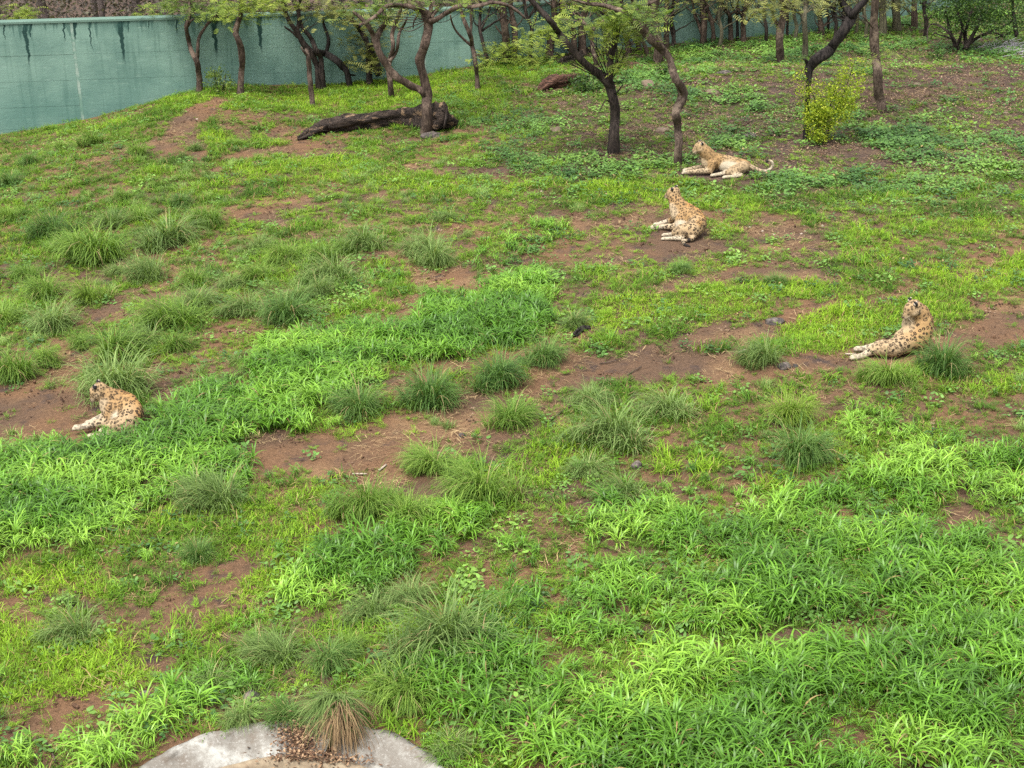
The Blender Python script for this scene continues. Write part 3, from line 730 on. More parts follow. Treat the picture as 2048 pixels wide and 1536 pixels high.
# ------------------------------------------------------------------ green boundary wall, cast in lifts
def mat_wall():
    N = NT('green_painted_concrete')
    uv = N.n('ShaderNodeUVMap').outputs[0]
    sep = N.n('ShaderNodeSeparateXYZ', Vector=uv); u, v = sep.outputs[0], sep.outputs[1]
    n1 = N.noise(uv, 0.9, 5, 0.6); n2 = N.noise(N.mapping(uv, (1, 3.5, 1)), 2.6, 6, 0.7); n3 = N.noise(uv, 22, 4, 0.7)
    c = N.mix(N.rng(n1, 0.35, 0.65), (0.105, 0.190, 0.158, 1), (0.165, 0.268, 0.220, 1))
    c = N.mix(N.math('MULTIPLY', N.rng(n2, 0.55, 0.72), 0.65), c, (0.25, 0.36, 0.30, 1))
    c = N.mix(N.math('MULTIPLY', N.rng(n3, 0.62, 0.75), 0.35), c, (0.20, 0.29, 0.23, 1))
    run = N.noise(N.mapping(uv, (9, 0.35, 1)), 1.0, 3, 0.6)
    c = N.mix(N.math('MULTIPLY', N.rng(run, 0.50, 0.68), 0.35), c, (0.040, 0.098, 0.078, 1))
    c = N.mix(N.math('MULTIPLY', N.rng(v, 2.0, 0.4), 0.45), c, (0.080, 0.180, 0.155, 1))
    # dark run-off stains that start under the coping
    top = N.math('SUBTRACT', 3.0, v)              # metres below the wall top (v is measured so that the top is 3.0)
    wob = N.math('MULTIPLY', N.math('SUBTRACT', N.noise(N.mapping(uv, (0.2, 3, 1)), 1.3, 3, 0.6), 0.5), 0.22)
    wid = N.noise(N.mapping(uv, (3, 6, 1)), 1.0, 3, 0.6)
    tot = None
    for u0, w, L in STAINS:
        d = N.math('ABSOLUTE', N.math('SUBTRACT', N.math('ADD', u, wob), u0))
        w2 = N.math('MULTIPLY', N.math('MULTIPLY', N.rng(top, 0.0, L, 1.0, 0.16, 'LINEAR'), w), N.math('ADD', 0.4, wid))
        m = N.math('MULTIPLY', N.rng(d, w2, N.math('MULTIPLY', w2, 0.55)), N.rng(top, L, L * 0.7))
        tot = m if tot is None else N.math('MAXIMUM', tot, m)
    c = N.mix(N.math('MULTIPLY', tot, 1.0), c, (0.010, 0.040, 0.034, 1))
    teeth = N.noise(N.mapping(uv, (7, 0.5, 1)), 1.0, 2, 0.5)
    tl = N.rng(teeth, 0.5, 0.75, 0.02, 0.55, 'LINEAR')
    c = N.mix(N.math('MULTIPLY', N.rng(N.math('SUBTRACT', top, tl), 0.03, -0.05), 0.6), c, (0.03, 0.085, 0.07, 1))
    N.pbr(c, 0.75, N.bump(N.math('ADD', n2, n3), 0.3, 0.02), 0.3)
    return N.m

def wall_s(px, py=150):
    """distance along the wall of a picture column"""
    a, b, c = ray(px, py)
    best, bs = 1e9, 0
    s_run = 0.0
    for i in range(len(WALL_X) - 1):
        p0 = np.array([WALL_X[i], WALL_Y[i]]); p1 = np.array([WALL_X[i + 1], WALL_Y[i + 1]])
        L = np.hypot(*(p1 - p0))
        for k in np.linspace(0, 1, 400):
            p = p0 + (p1 - p0) * k
            e = abs(p[0] * float(b) - p[1] * float(a))
            if e < best: best, bs = e, s_run + L * k
        s_run += L
    return bs
STAINS = [(wall_s(x, 60), w, L) for x, w, L in ((8, .04, .5), (50, .10, 1.25), (60, .06, .5), (128, .05, .6), (150, .11, .55), (182, .04, .9), (243, .12, 1.25), (258, .04, .4),
                                                 (372, .08, 1.1), (355, .05, .5), (428, .14, 1.15), (519, .12, 1.1), (400, .04, .3), (300, .03, .3), (960, .05, .8), (1080, .08, .6), (1300, .08, .9), (1500, .06, 1.0))]
M_WALL = mat_wall()
N = NT('bare_grey_concrete'); p = geo_pos(N)
c = N.mix(N.noise(p, 1.5, 5, 0.6), (0.07, 0.13, 0.105, 1), (0.14, 0.21, 0.17, 1)); N.pbr(c, 0.85, N.bump(N.noise(p, 18), 0.3), 0.2); M_GREY = N.m

def box(V, F, x0, x1, y0, y1, z0, z1):
    i = len(V)
    V += [(x0, y0, z0), (x1, y0, z0), (x1, y1, z0), (x0, y1, z0), (x0, y0, z1), (x1, y0, z1), (x1, y1, z1), (x0, y1, z1)]
    F += [[i, i + 3, i + 2, i + 1], [i + 4, i + 5, i + 6, i + 7], [i, i + 1, i + 5, i + 4], [i + 1, i + 2, i + 6, i + 5], [i + 2, i + 3, i + 7, i + 6], [i + 3, i, i + 4, i + 7]]

def build_wall():
    runs = []
    for i in range(len(WALL_X) - 1):
        p0 = np.array([WALL_X[i], WALL_Y[i]]); p1 = np.array([WALL_X[i + 1], WALL_Y[i + 1]])
        runs.append((p0, p1, np.hypot(*(p1 - p0))))
    root = thing('boundary_wall', (WALL_X[0], WALL_Y[0], WALL_TOP - 4.0), 'long green painted concrete wall with dark drip stains behind the trees', 'wall')
    org = np.array(root.location)
    def place(V, pr, s0, name, mat):
        p0, p1, L = pr
        d = (p1 - p0) / L; n = np.array([d[1], -d[0]])       # n points to the camera side
        V = np.array(V, float)
        W = np.stack([p0[0] + d[0] * V[:, 0] + n[0] * V[:, 1], p0[1] + d[1] * V[:, 0] + n[1] * V[:, 1], WALL_TOP - 3.0 + V[:, 2]], 1)
        return W, np.stack([s0 + V[:, 0], V[:, 2]], 1)
    s0 = 0.0
    joints = sorted([wall_s(150, 120), wall_s(848, 90)])
    sp = joints[1] - joints[0]
    js = [joints[0] + sp * k for k in (-3, -2, 0, 1, 2, 3, 4, 5)]
    lifts = [(-3.0, 0.12), (0.12, 0.72), (0.72, 1.42), (1.42, 2.12), (2.12, 2.97)]
    for (p0, p1, L) in runs:
        V, F = [], []
        box(V, F, 0, L, -0.30, -0.03, -3.2, 2.96)
        W, uv = place(V, (p0, p1, L), s0, 'core', M_GREY); mesh_from('wall_core', W, F, M_GREY, root, org, False)
        cuts = [0] + [j - s0 for j in js if 0.3 < j - s0 < L - 0.3] + [L]
        for a, b in zip(cuts[:-1], cuts[1:]):
            n = max(1, round((b - a) / 3.9))
            for m in range(n):
                xa_, xb_ = a + (b - a) * m / n, a + (b - a) * (m + 1) / n
                for z0, z1 in lifts:
                    V, F = [], []
                    pr_ = rnd.uniform(0, 0.009)
                    box(V, F, xa_ + (0.0 if m else 0.04), xb_ - (0.0 if m < n - 1 else 0.04), -0.028, pr_, z0 + 0.002 + rnd.uniform(-.001, .002), z1 - 0.002)
                    W, uv = place(V, (p0, p1, L), s0, 'panel', M_WALL)
                    mesh_from('concrete_panel', W, F, M_WALL, root, org, False, uv=uv)
        for c_ in cuts[1:-1]:
            V, F = [], []
            box(V, F, c_ - 0.038, c_ + 0.038, -0.028, 0.002, -3.0, 2.96)
            W, uv = place(V, (p0, p1, L), s0, 'strip', M_STRIP); mesh_from('joint_strip', W, F, M_STRIP, root, org, False)
        V, F = [], []
        box(V, F, 0, L, -0.33, 0.035, 2.975, 3.03)
        W, uv = place(V, (p0, p1, L), s0, 'coping', M_GREY); mesh_from('coping', W, F, M_GREY, root, org, False)
        s0 += L
N = NT('pale_joint_filler'); p = geo_pos(N)
c = N.mix(N.rng(N.noise(p, 3.0, 5, 0.7), 0.35, 0.7), (0.12, 0.22, 0.175, 1), (0.30, 0.37, 0.32, 1)); N.pbr(c, 0.85, None, 0.2); M_STRIP = N.m
build_wall()

# ------------------------------------------------------------------ round concrete trough at the lower edge
def mat_trough():
    N = NT('weathered_whitewashed_concrete'); p = geo_pos(N)
    a = N.noise(p, 2.2, 6, 0.68); b = N.noise(p, 9, 6, 0.7); f = N.noise(p, 40, 4, 0.6)
    c = N.mix(N.rng(a, 0.38, 0.60), (0.34, 0.335, 0.305, 1), (0.15, 0.135, 0.115, 1))
    c = N.mix(N.math('MULTIPLY', N.rng(b, 0.48, 0.68), 0.75), c, (0.13, 0.105, 0.082, 1))
    c = N.mix(N.math('MULTIPLY', N.rng(f, 0.55, 0.7), 0.4), c, (0.42, 0.41, 0.385, 1))
    N.pbr(c, 0.85, N.bump(N.math('ADD', b, f), 0.5, 0.01), 0.25)
    return N.m
M_TROUGH = mat_trough()
N = NT('sandy_cement_rim'); p = geo_pos(N)
c = N.mix(N.rng(N.noise(p, 6.0, 6, 0.7), 0.35, 0.7), (0.27, 0.215, 0.145, 1), (0.15, 0.11, 0.075, 1)); N.pbr(c, 0.9, N.bump(N.noise(p, 25), 0.5, 0.01), 0.2); M_RIM = N.m
N = NT('dark_wet_mud'); p = geo_pos(N)
c = N.mix(N.noise(p, 8.0, 6, 0.7), (0.035, 0.025, 0.018, 1), (0.11, 0.075, 0.05, 1)); N.pbr(c, 0.8, N.bump(N.noise(p, 25), 0.8, 0.02), 0.3); M_MUD = N.m

def ring(profile, a0, a1, n, jit=0.0):
    V, F = [], []
    m = len(profile)
    for i in range(n + 1):
        a = a0 + (a1 - a0) * i / n
        for j, (r, z) in enumerate(profile):
            rr = r + jit * (float(vn(a * 9, j * 3.0, 5)) - 0.5)
            zz = z + jit * 0.5 * (float(vn(a * 13, j * 2.0, 8)) - 0.5)
            V.append((TR_C[0] + rr * math.cos(a), TR_C[1] + rr * math.sin(a), TR_C[2] + zz))
    for i in range(n):
        for j in range(m - 1):
            F.append([i * m + j, (i + 1) * m + j, (i + 1) * m + j + 1, i * m + j + 1])
    return V, F

def build_trough():
    root = thing('concrete_trough', TR_C, 'round whitewashed concrete basin rim with stained sloping edge at the bottom of the slope', 'basin')
    Rr = TR_R
    prof = [(Rr, -0.35), (Rr, 0.02), (Rr - 0.015, 0.035), (Rr - 0.07, 0.035), (Rr - 0.10, 0.01), (Rr - 0.24, -0.03), (Rr - 0.40, -0.075)]
    cut = math.radians(78)
    for a0, a1 in ((cut + 0.02, cut + 2.1), (cut + 2.13, cut + 4.1), (cut + 4.13, cut + 2 * math.pi - 0.02)):
        V, F = ring(prof, a0, a1, 140, 0.05)
        mesh_from('rim_slab', V, F, M_TROUGH, root, TR_C)
    prof = [(Rr - 0.392, -0.12), (Rr - 0.395, -0.055), (Rr - 0.415, -0.035), (Rr - 0.47, -0.035), (Rr - 0.50, -0.055), (Rr - 0.51, -0.5)]
    V, F = ring(prof, 0, 2 * math.pi, 120, 0.02)
    mesh_from('inner_lip', V, F, M_RIM, root, TR_C)
    V, F = ring([(Rr - 0.50, -0.30), (Rr - 0.8, -0.34), (Rr - 1.1, -0.37), (0.02, -0.38)], 0, 2 * math.pi, 60, 0.05)
    mesh_from('basin_floor', V, F, M_MUD, root, TR_C)
build_trough()

# dead leaves heaped where the slab is broken
def leaf_heap():
    V, F, A, B = [], [], [], []
    c0 = ground_at(610, 1478)
    for i in range(1900):
        if rnd.random() < 0.65:
            px, py = rnd.gauss(600, 22), rnd.gauss(1482, 22)
        else:
            px, py = rnd.gauss(630, 50), rnd.gauss(1524, 9)
        a, b, c = ray(px, py)
        t = (TR_C[2] - 0.04 - CAM_Z) / float(c)
        x, y = t * float(a), t * float(b)
        r = math.hypot(x - TR_C[0], y - TR_C[1])
        z = TR_C[2] + np.interp(r, [TR_R - 0.52, TR_R - 0.50, TR_R - 0.44, TR_R - 0.39, TR_R], [-0.29, -0.04, -0.02, -0.05, 0.04]) + rnd.uniform(0, 0.05)
        L = rnd.uniform(0.012, 0.04)
        blade(V, F, A, B, (x, y, z), rnd.uniform(0, 6.28), rnd.uniform(-.4, .6), L, rnd.uniform(-.6, .9), L * rnd.uniform(.3, .7), 2, rnd.random(), tip=.3, wide=.5)
    for i in range(2500):
        a = rnd.uniform(0, 6.28); r = (TR_R - 0.52) * math.sqrt(rnd.random())
        L = rnd.uniform(0.02, 0.07)
        blade(V, F, A, B, (TR_C[0] + r * math.cos(a), TR_C[1] + r * math.sin(a), TR_C[2] - 0.34 + rnd.uniform(0, .04)), rnd.uniform(0, 6.28), rnd.uniform(-.2, .4), L,
              rnd.uniform(-.6, .9), L * .5, 2, rnd.random(), tip=.3, wide=.5)
    o = mesh_from('dead_leaf_litter', V, F, M_DEAD, attrs={'vary': B})
    tag(o, 'dark brown dead leaves heaped in the gap of the basin rim', None, None, 'stuff')
N = NT('dead_leaf'); b = N.attr('vary').outputs['Fac']
N.pbr(N.ramp(b, [(0, (0.035, 0.02, 0.013)), (0.6, (0.13, 0.07, 0.04)), (1, (0.32, 0.21, 0.12))]), 0.8, None, 0.2); M_DEAD = N.m
leaf_heap()

# ------------------------------------------------------------------ tussocks: every clump a plant of its own
def mat_tuss(name, c0, c1, c2):
    N = NT(name)
    b = N.attr('vary').outputs['Fac']; u = N.attr('along').outputs['Fac']
    r = N.n('ShaderNodeObjectInfo').outputs['Random']
    c = N.ramp(N.math('ADD', N.math('MULTIPLY', b, 0.75), N.math('MULTIPLY', r, 0.25)), [(0.0, c0), (0.5, c1), (0.96, c2)])
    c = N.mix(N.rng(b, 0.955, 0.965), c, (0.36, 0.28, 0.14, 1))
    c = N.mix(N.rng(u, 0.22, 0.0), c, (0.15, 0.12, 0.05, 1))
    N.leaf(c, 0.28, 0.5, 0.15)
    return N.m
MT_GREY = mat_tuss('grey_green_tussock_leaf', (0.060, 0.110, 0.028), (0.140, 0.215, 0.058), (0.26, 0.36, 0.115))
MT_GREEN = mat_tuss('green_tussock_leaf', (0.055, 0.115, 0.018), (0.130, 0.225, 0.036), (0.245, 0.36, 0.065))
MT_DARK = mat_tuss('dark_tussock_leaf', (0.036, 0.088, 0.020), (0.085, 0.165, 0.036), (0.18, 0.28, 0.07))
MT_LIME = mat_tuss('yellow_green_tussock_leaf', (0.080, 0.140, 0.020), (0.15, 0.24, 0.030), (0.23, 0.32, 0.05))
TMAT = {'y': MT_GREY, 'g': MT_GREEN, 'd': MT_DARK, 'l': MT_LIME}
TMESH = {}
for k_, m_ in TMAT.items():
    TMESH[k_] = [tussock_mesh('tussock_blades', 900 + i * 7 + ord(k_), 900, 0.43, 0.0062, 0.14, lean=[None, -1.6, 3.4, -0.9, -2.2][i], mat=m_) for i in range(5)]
COLONY = 'grass tussocks in the colony on the left slope'
CL = 'fine bladed grass tussock standing in the dense colony on the left slope'
UPL = 'small grass tussock on the upper left slope before the green wall'
FG = 'grass tussocks in the foreground'
MID = 'grass tussocks along the middle path'
TUSS = [  # px, py of the base, width in pixels, colour, label, group
 (105,470,95,'d',None,0),(205,520,150,'g','longest bright green tussock hanging over the upper edge of the left soil gully',0),(345,485,130,'y',None,0),(420,450,92,'g',None,0),(305,560,100,'y',None,0),
 (225,455,80,'y',None,0),(105,660,130,'y',None,0),(95,595,110,'g',None,0),(180,605,95,'l','lime green tussock beside the grey soil gully on the left slope',0),(330,650,140,'g',None,0),(395,615,90,'y',None,0),
 (230,715,140,'g',None,0),(565,525,90,'g',None,0),(665,560,110,'y',None,0),(490,625,95,'y',None,0),(570,640,120,'d','darkest leaning tussock at the lower right of the left colony',0),(600,600,80,'y',None,0),
 (655,520,70,'g',None,0),(725,495,110,'y',None,0),(860,505,110,'y',None,0),(868,530,100,'y',None,0),(35,755,120,'g',None,0),(90,730,80,'g',None,0),(8,640,90,'g',None,0),(230,790,170,'y','grey green tussock right behind the leopard on the muddy patch',0),
 (350,700,80,'g',None,0),(145,500,90,'g',None,0),(285,440,70,'g',None,0),(365,410,55,'d',None,0),(510,560,80,'g',None,0),(395,570,70,'g',None,0),(300,690,90,'y',None,0),(900,440,50,'y',None,0),(240,545,50,'y',None,0),
 (60,560,70,'g',None,0),(640,590,80,'y',None,0),(690,505,60,'g',None,0),(160,690,60,'g',None,0),(520,495,60,'y',None,0),(460,575,60,'y',None,0),
 (20,370,60,'d',UPL,3),(60,330,55,'d',UPL,3),(130,300,40,'g',UPL,3),(185,290,60,'g',UPL,3),(280,310,50,'g',UPL,3),(390,300,34,'y',UPL,3),(95,238,26,'l',UPL,3),(145,212,22,'l',UPL,3),(20,440,60,'g',UPL,3),(250,400,50,'g',UPL,3),(320,375,40,'g',UPL,3),(470,290,34,'g',UPL,3),
 (1087,728,115,'d','spiky dark green tussock on the fork of the soil path',2),(1000,770,140,'d','wide dark tussock on the strip between the two soil paths',2),(862,805,150,'d','leaning tussock with dry stems left of the path fork',2),
 (1022,845,115,'g','round light tussock on the soil just right of the path bend',2),(865,940,125,'g','round green tussock on the lower edge of the bare path near two pale sticks',2),(720,825,120,'d','low dark tussock above the sandy path left of the leaning one',2),
 (1330,825,110,'y','upright tussock beside the grey one above the foreground',2),(1220,880,165,'y','broad grey green tussock with long drooping leaves right of centre',2),(1180,945,90,'y',None,2),(1245,990,100,'y',None,2),
 (1530,725,105,'y','pale grey tussock beside the dark stone on the path',2),(1575,845,110,'l','yellowish tussock standing right of the grey broad one',2),(1595,925,150,'d','wide dark green tussock in the right half of the slope',2),
 (1885,740,130,'d','dark tussock in front of the leopard that looks back',2),(1775,765,100,'g','green tussock just under the hind paws of the leopard that looks back',2),(1360,545,60,'d','small dark tussock below the leopard with the banded tail',2),(1555,568,50,'d','small dark tussock right of the lower soil streak',2),
 (1150,650,70,'y','grey tussock just above the short black branch',2),(1180,810,90,'y','dull tussock with dry stems behind the broad grey one',2),
 (965,1005,180,'g','large deep green tussock with dark gap at its foot in the centre',1),(440,1015,150,'y','grey leaved tussock in the lush band lower left',1),(735,1030,150,'g','pale drooping tussock under the bare path, left of a pair',1),(815,1045,120,'g','pale drooping tussock under the bare path, right of a pair',1),
 (398,1115,85,'d','small dark spiky tussock in the lower left grass',1),(560,1325,130,'y','grey tussock between the bare patch and the basin',1),(655,1335,120,'d','dark tussock just right of the grey one above the basin',1),
 (885,1290,240,'y','largest grey green tussock of the foreground, above the basin',1),(740,1230,110,'y',None,1),(825,1200,100,'y','bluish tussock at the top left of the largest foreground one',1),(425,1385,120,'y','low tussock left of the basin rim',1),(490,1440,100,'y',None,1),
 (575,1440,90,'d','small tussock growing at the upper edge of the basin rim',1),(905,1500,100,'y','tussock growing over the right end of the basin rim',1),(150,1275,130,'y','faded tussock on the left below the bare patch',1),(820,1400,170,'g','tall bright tussock with long bowed leaves right above the basin',1),
 (1010,1230,90,'g',None,1),(700,1300,80,'g',None,1),(1500,1450,110,'g',None,1),
]
GRP = {0: COLONY, 1: FG, 2: MID, 3: 'small tussocks on the upper left slope'}
DEF = {0: CL, 1: 'plain foreground grass tussock mixed into the surrounding grass', 2: 'plain grey tussock below the broad grey one right of centre', 3: UPL}
ORD = ['first', 'second', 'third', 'fourth', 'fifth', 'sixth', 'seventh', 'eighth', 'ninth', 'tenth', 'eleventh', 'twelfth', 'thirteenth', 'fourteenth', 'fifteenth']
CNAME = {'y': 'grey green', 'g': 'mid green', 'd': 'dark green', 'l': 'yellow green'}
def name_rows():
    out = {}
    for gr, cuts, place in ((0, (470, 525, 580, 640, 700, 900), 'the left slope colony'), (3, (305, 360, 900), 'the small upper left tussocks')):
        lo = 0
        for r_, hi in enumerate(cuts):
            row = sorted([t for t in TUSS if t[5] == gr and t[4] in (None, UPL) and lo <= t[1] < hi], key=lambda t: t[0])
            for i, t in enumerate(row):
                out[t[:2]] = '%s tussock, %s from left in the %s row of %s' % (CNAME[t[3]], ORD[i], ORD[r_], place)
            lo = hi
    for t, l in (((1180, 945), 'small grey tussock just below the broad grey green one'), ((1245, 990), 'grey tussock just below the rounded grey stone right of centre'), ((740, 1230), 'grey tussock left above the largest foreground tussock'),
                 ((490, 1440), 'grey green tussock touching the upper left edge of the basin rim'), ((1010, 1230), 'green tussock just right of the largest foreground tussock'), ((700, 1300), 'small green tussock between two larger ones above the basin'), ((1500, 1450), 'single green tussock inside the lush broad grass at the lower right')):
        out[t] = l
    return out
def build_tussocks():
    rows = name_rows()
    for px, py, w, kd, lab, gr in TUSS:
        p = before_wall(px, py)
        r_ = math.hypot(p.x - TR_C[0], p.y - TR_C[1])
        dep = to_px(p.x, p.y, p.z)[2]
        wm = w / F_PX * dep
        s = wm / 0.54
        o = bpy.data.objects.new('grass_tussock', rnd.choice(TMESH[kd]))
        COL.objects.link(o)
        o.location = (p.x, p.y, p.z - 0.01)
        o.rotation_euler = (0, 0, rnd.uniform(-0.5, 0.5))
        o.scale = (s * rnd.uniform(.82, 1.1), s, s * rnd.uniform(0.95, 1.2))
        tag(o, rows.get((px, py)) or lab or DEF[gr], 'grass tussock', GRP[gr])
build_tussocks()

def hanging_tussock():
    p = ground_at(672, 1432)
    root = thing('grass_tussock', (p.x, p.y, p.z), 'tussock with a beard of straw hanging down over the basin rim', 'grass tussock', FG)
    V, F, A, B = [], [], [], []
    for i in range(750):
        a = rnd.uniform(0, 6.28); r = 0.13 * math.sqrt(rnd.random())
        az = rnd.gauss(-1.57, 0.8)
        blade(V, F, A, B, (math.cos(a) * r, math.sin(a) * r * 0.6, 0.05 + rnd.uniform(0, .14)), az, rnd.uniform(0.1, 1.2), rnd.uniform(.22, .5), rnd.uniform(1.3, 2.3), rnd.uniform(.004, .008), 6, rnd.random() * .94, tip=.1)
    mesh_from('green_blades', V, F, MT_GREY, root, None, attrs={'along': A, 'vary': B})
    V, F, A, B = [], [], [], []
    for i in range(260):
        az = rnd.gauss(-1.45, 0.35)
        blade(V, F, A, B, (rnd.gauss(.07, .05), rnd.uniform(-.16, -.02), 0.08 + rnd.uniform(0, .14)), az, rnd.uniform(-.3, .8), rnd.uniform(.3, .62), rnd.uniform(1.1, 2.0), rnd.uniform(.004, .008), 6, rnd.random(), tip=.4)
    mesh_from('straw_beard', V, F, M_STRAW, root, None, attrs={'along': A, 'vary': B})
hanging_tussock()
# ------------------------------------------------------------------ bark and leaves
def mat_bark(name, a, b, pale=None):
    N = NT(name); p = geo_pos(N)
    n1 = N.noise(N.mapping(p, (1, 1, 0.14)), 22, 5, 0.7); n2 = N.noise(p, 4, 4, 0.6)
    c = N.mix(N.rng(n1, 0.35, 0.65), (*a, 1), (*b, 1))
    if pale: c = N.mix(N.rng(n2, 0.52, 0.64), c, (*pale, 1))
    N.pbr(c, 0.9, N.bump(n1, 1.0, 0.03), 0.15)
    return N.m
BK = {'brown': mat_bark('brown_bark', (0.036, 0.025, 0.020), (0.110, 0.078, 0.060), (0.145, 0.105, 0.080)),
      'dark': mat_bark('dark_bark', (0.014, 0.011, 0.010), (0.058, 0.044, 0.037)),
      'pale': mat_bark('pale_peeling_bark', (0.038, 0.027, 0.021), (0.115, 0.084, 0.064), (0.19, 0.142, 0.106)),
      'olive': mat_bark('mossy_bark', (0.06, 0.055, 0.038), (0.15, 0.135, 0.085)),
      'black': mat_bark('charred_bark', (0.008, 0.007, 0.007), (0.040, 0.033, 0.030)),
      'haze': mat_bark('bare_grey_brown_bark', (0.11, 0.085, 0.075), (0.20, 0.16, 0.145))}
def mat_leaf(name, stops, transl=0.35):
    N = NT(name); b = N.attr('vary').outputs['Fac']
    N.leaf(N.ramp(b, stops), transl, 0.5, 0.25)
    return N.m
LF = {'lime': mat_leaf('yellow_green_acacia_leaf', [(0, (0.10, 0.15, 0.025)), (0.6, (0.20, 0.27, 0.04)), (1, (0.33, 0.38, 0.07))]),
      'green': mat_leaf('green_acacia_leaf', [(0, (0.05, 0.09, 0.02)), (0.6, (0.11, 0.17, 0.03)), (1, (0.19, 0.25, 0.05))]),
      'olive': mat_leaf('olive_acacia_leaf', [(0, (0.09, 0.10, 0.030)), (0.6, (0.18, 0.20, 0.05)), (1, (0.30, 0.30, 0.09))]),
      'dark': mat_leaf('dark_green_leaf', [(0, (0.015, 0.035, 0.010)), (0.6, (0.04, 0.085, 0.018)), (1, (0.09, 0.16, 0.03))]),
      'shrub': mat_leaf('bright_shrub_leaf', [(0, (0.11, 0.17, 0.012)), (0.55, (0.26, 0.35, 0.022)), (1, (0.46, 0.50, 0.05))]),
      'dull': mat_leaf('dull_thicket_leaf', [(0, (0.05, 0.042, 0.038)), (0.6, (0.105, 0.09, 0.075)), (1, (0.15, 0.14, 0.085))])}

def tube(path, radii, sides=9, seed=0, rough=0.2, caps=True):
    """swept tube through a list of Vectors, uneven like bark"""
    P = [Vector(p) for p in path]
    pts, rs = [], []
    n = len(P)
    for i in range(n - 1):
        p0, p1, p2, p3 = P[max(i - 1, 0)], P[i], P[i + 1], P[min(i + 2, n - 1)]
        L = (p2 - p1).length
        m = max(2, int(L / max(0.07, radii[i] * 1.2)))
        m = min(m, 12)
        for k in range(m):
            t = k / m
            pts.append(0.5 * ((2 * p1) + (p2 - p0) * t + (2 * p0 - 5 * p1 + 4 * p2 - p3) * t * t + (3 * p1 - p0 - 3 * p2 + p3) * t ** 3))
            rs.append(radii[i] * (1 - t) + radii[i + 1] * t)
    pts.append(P[-1]); rs.append(radii[-1])
    V, F = [], []
    up = Vector((0.3, 1, 0.1)).normalized()
    for i, (p, r) in enumerate(zip(pts, rs)):
        d = (pts[min(i + 1, len(pts) - 1)] - pts[max(i - 1, 0)])
        d = d.normalized() if d.length > 1e-6 else Vector((0, 0, 1))
        a = (up - d * up.dot(d)).normalized(); b = d.cross(a)
        up = a
        for k in range(sides):
            th = 2 * math.pi * k / sides
            w = 1 + rough * 2 * (float(vn(k * 1.7 + seed, i * 0.45, seed)) - 0.5) + rough * 0.9 * math.sin(th * 3 + seed + i * 0.12)
            V.append(tuple(p + (a * math.cos(th) + b * math.sin(th)) * r * w))
    for i in range(len(pts) - 1):
        for k in range(sides):
            F.append([i * sides + k, i * sides + (k + 1) % sides, (i + 1) * sides + (k + 1) % sides, (i + 1) * sides + k])
    if caps:
        F.append(list(range(sides))[::-1]); F.append([(len(pts) - 1) * sides + k for k in range(sides)])
    return V, F

def merge(A_, B_):
    V, F = A_; V2, F2 = B_
    o = len(V)
    return V + V2, F + [[i + o for i in f] for f in F2]

def sprays(V, F, B, centre, spread, n, leaf=0.05, rr=rnd, flat=0.5, length=0.22):
    """feathery acacia sprays: a flat fan of small leaflets along a drooping rachis"""
    for _ in range(n):
        c = np.array(centre) + np.array([rr.gauss(0, spread[0]), rr.gauss(0, spread[1]), rr.gauss(0, spread[2])])
        az = rr.uniform(0, 6.28); el = rr.gauss(0.0, flat)
        L = length * rr.uniform(0.6, 1.3)
        v = rr.random()
        d = np.array([math.cos(az) * math.cos(el), math.sin(az) * math.cos(el), math.sin(el)])
        s = np.array([-math.sin(az), math.cos(az), 0.0])
        s = s + np.array([0, 0, rr.gauss(0, 0.3)])
        m = 5
        for k in range(m):
            b0 = c + d * L * k / m + np.array([0, 0, -0.25 * L * (k / m) ** 2])
            lw = leaf * (1 - 0.5 * abs(k / m - 0.4))
            for sg in (-1, 1):
                i = len(V)
                e = b0 + s * sg * lw + d * lw * 0.35
                wv = d * leaf * 0.20
                V += [tuple(b0 - wv), tuple(e - wv * 0.6), tuple(e + wv * 0.6), tuple(b0 + wv)]
                F.append([i, i + 1, i + 2, i + 3]); B += [min(1, max(0, v + rr.gauss(0, .15)))] * 4

def leafy(V, F, B, c, spread, n, size, rr=rnd):
    for _ in range(n):
        p = np.array(c) + np.array([rr.gauss(0, spread[0]), rr.gauss(0, spread[1]), rr.gauss(0, spread[2])])
        d = np.array([rr.gauss(0, 1), rr.gauss(0, 1), rr.gauss(0, .6)]); d /= np.linalg.norm(d)
        e = np.cross(d, [rr.gauss(0, 1), rr.gauss(0, 1), rr.gauss(0, 1)]); e /= np.linalg.norm(e) + 1e-6
        s = size * rr.uniform(.6, 1.3); i = len(V)
        V += [tuple(p), tuple(p + d * s * .5 + e * s * .28), tuple(p + d * s), tuple(p + d * s * .5 - e * s * .28)]
        F.append([i, i + 1, i + 2, i + 3]); B += [rr.random()] * 4

def px_path(pts, y0, wob, seed, dy=0.0):
    """picture polyline -> points near the vertical plane y0, swaying in depth so that the limb is truly three-dimensional"""
    out, n = [], len(pts)
    for i, q_ in enumerate(pts):
        off = dy * i / max(1, n - 1) + (wob * 2 * (float(vn(i * 0.6 + seed, 3.3, seed)) - 0.5) if i else 0.0)
        out.append(at_depth(q_[0], q_[1], y0 + off))
    return out

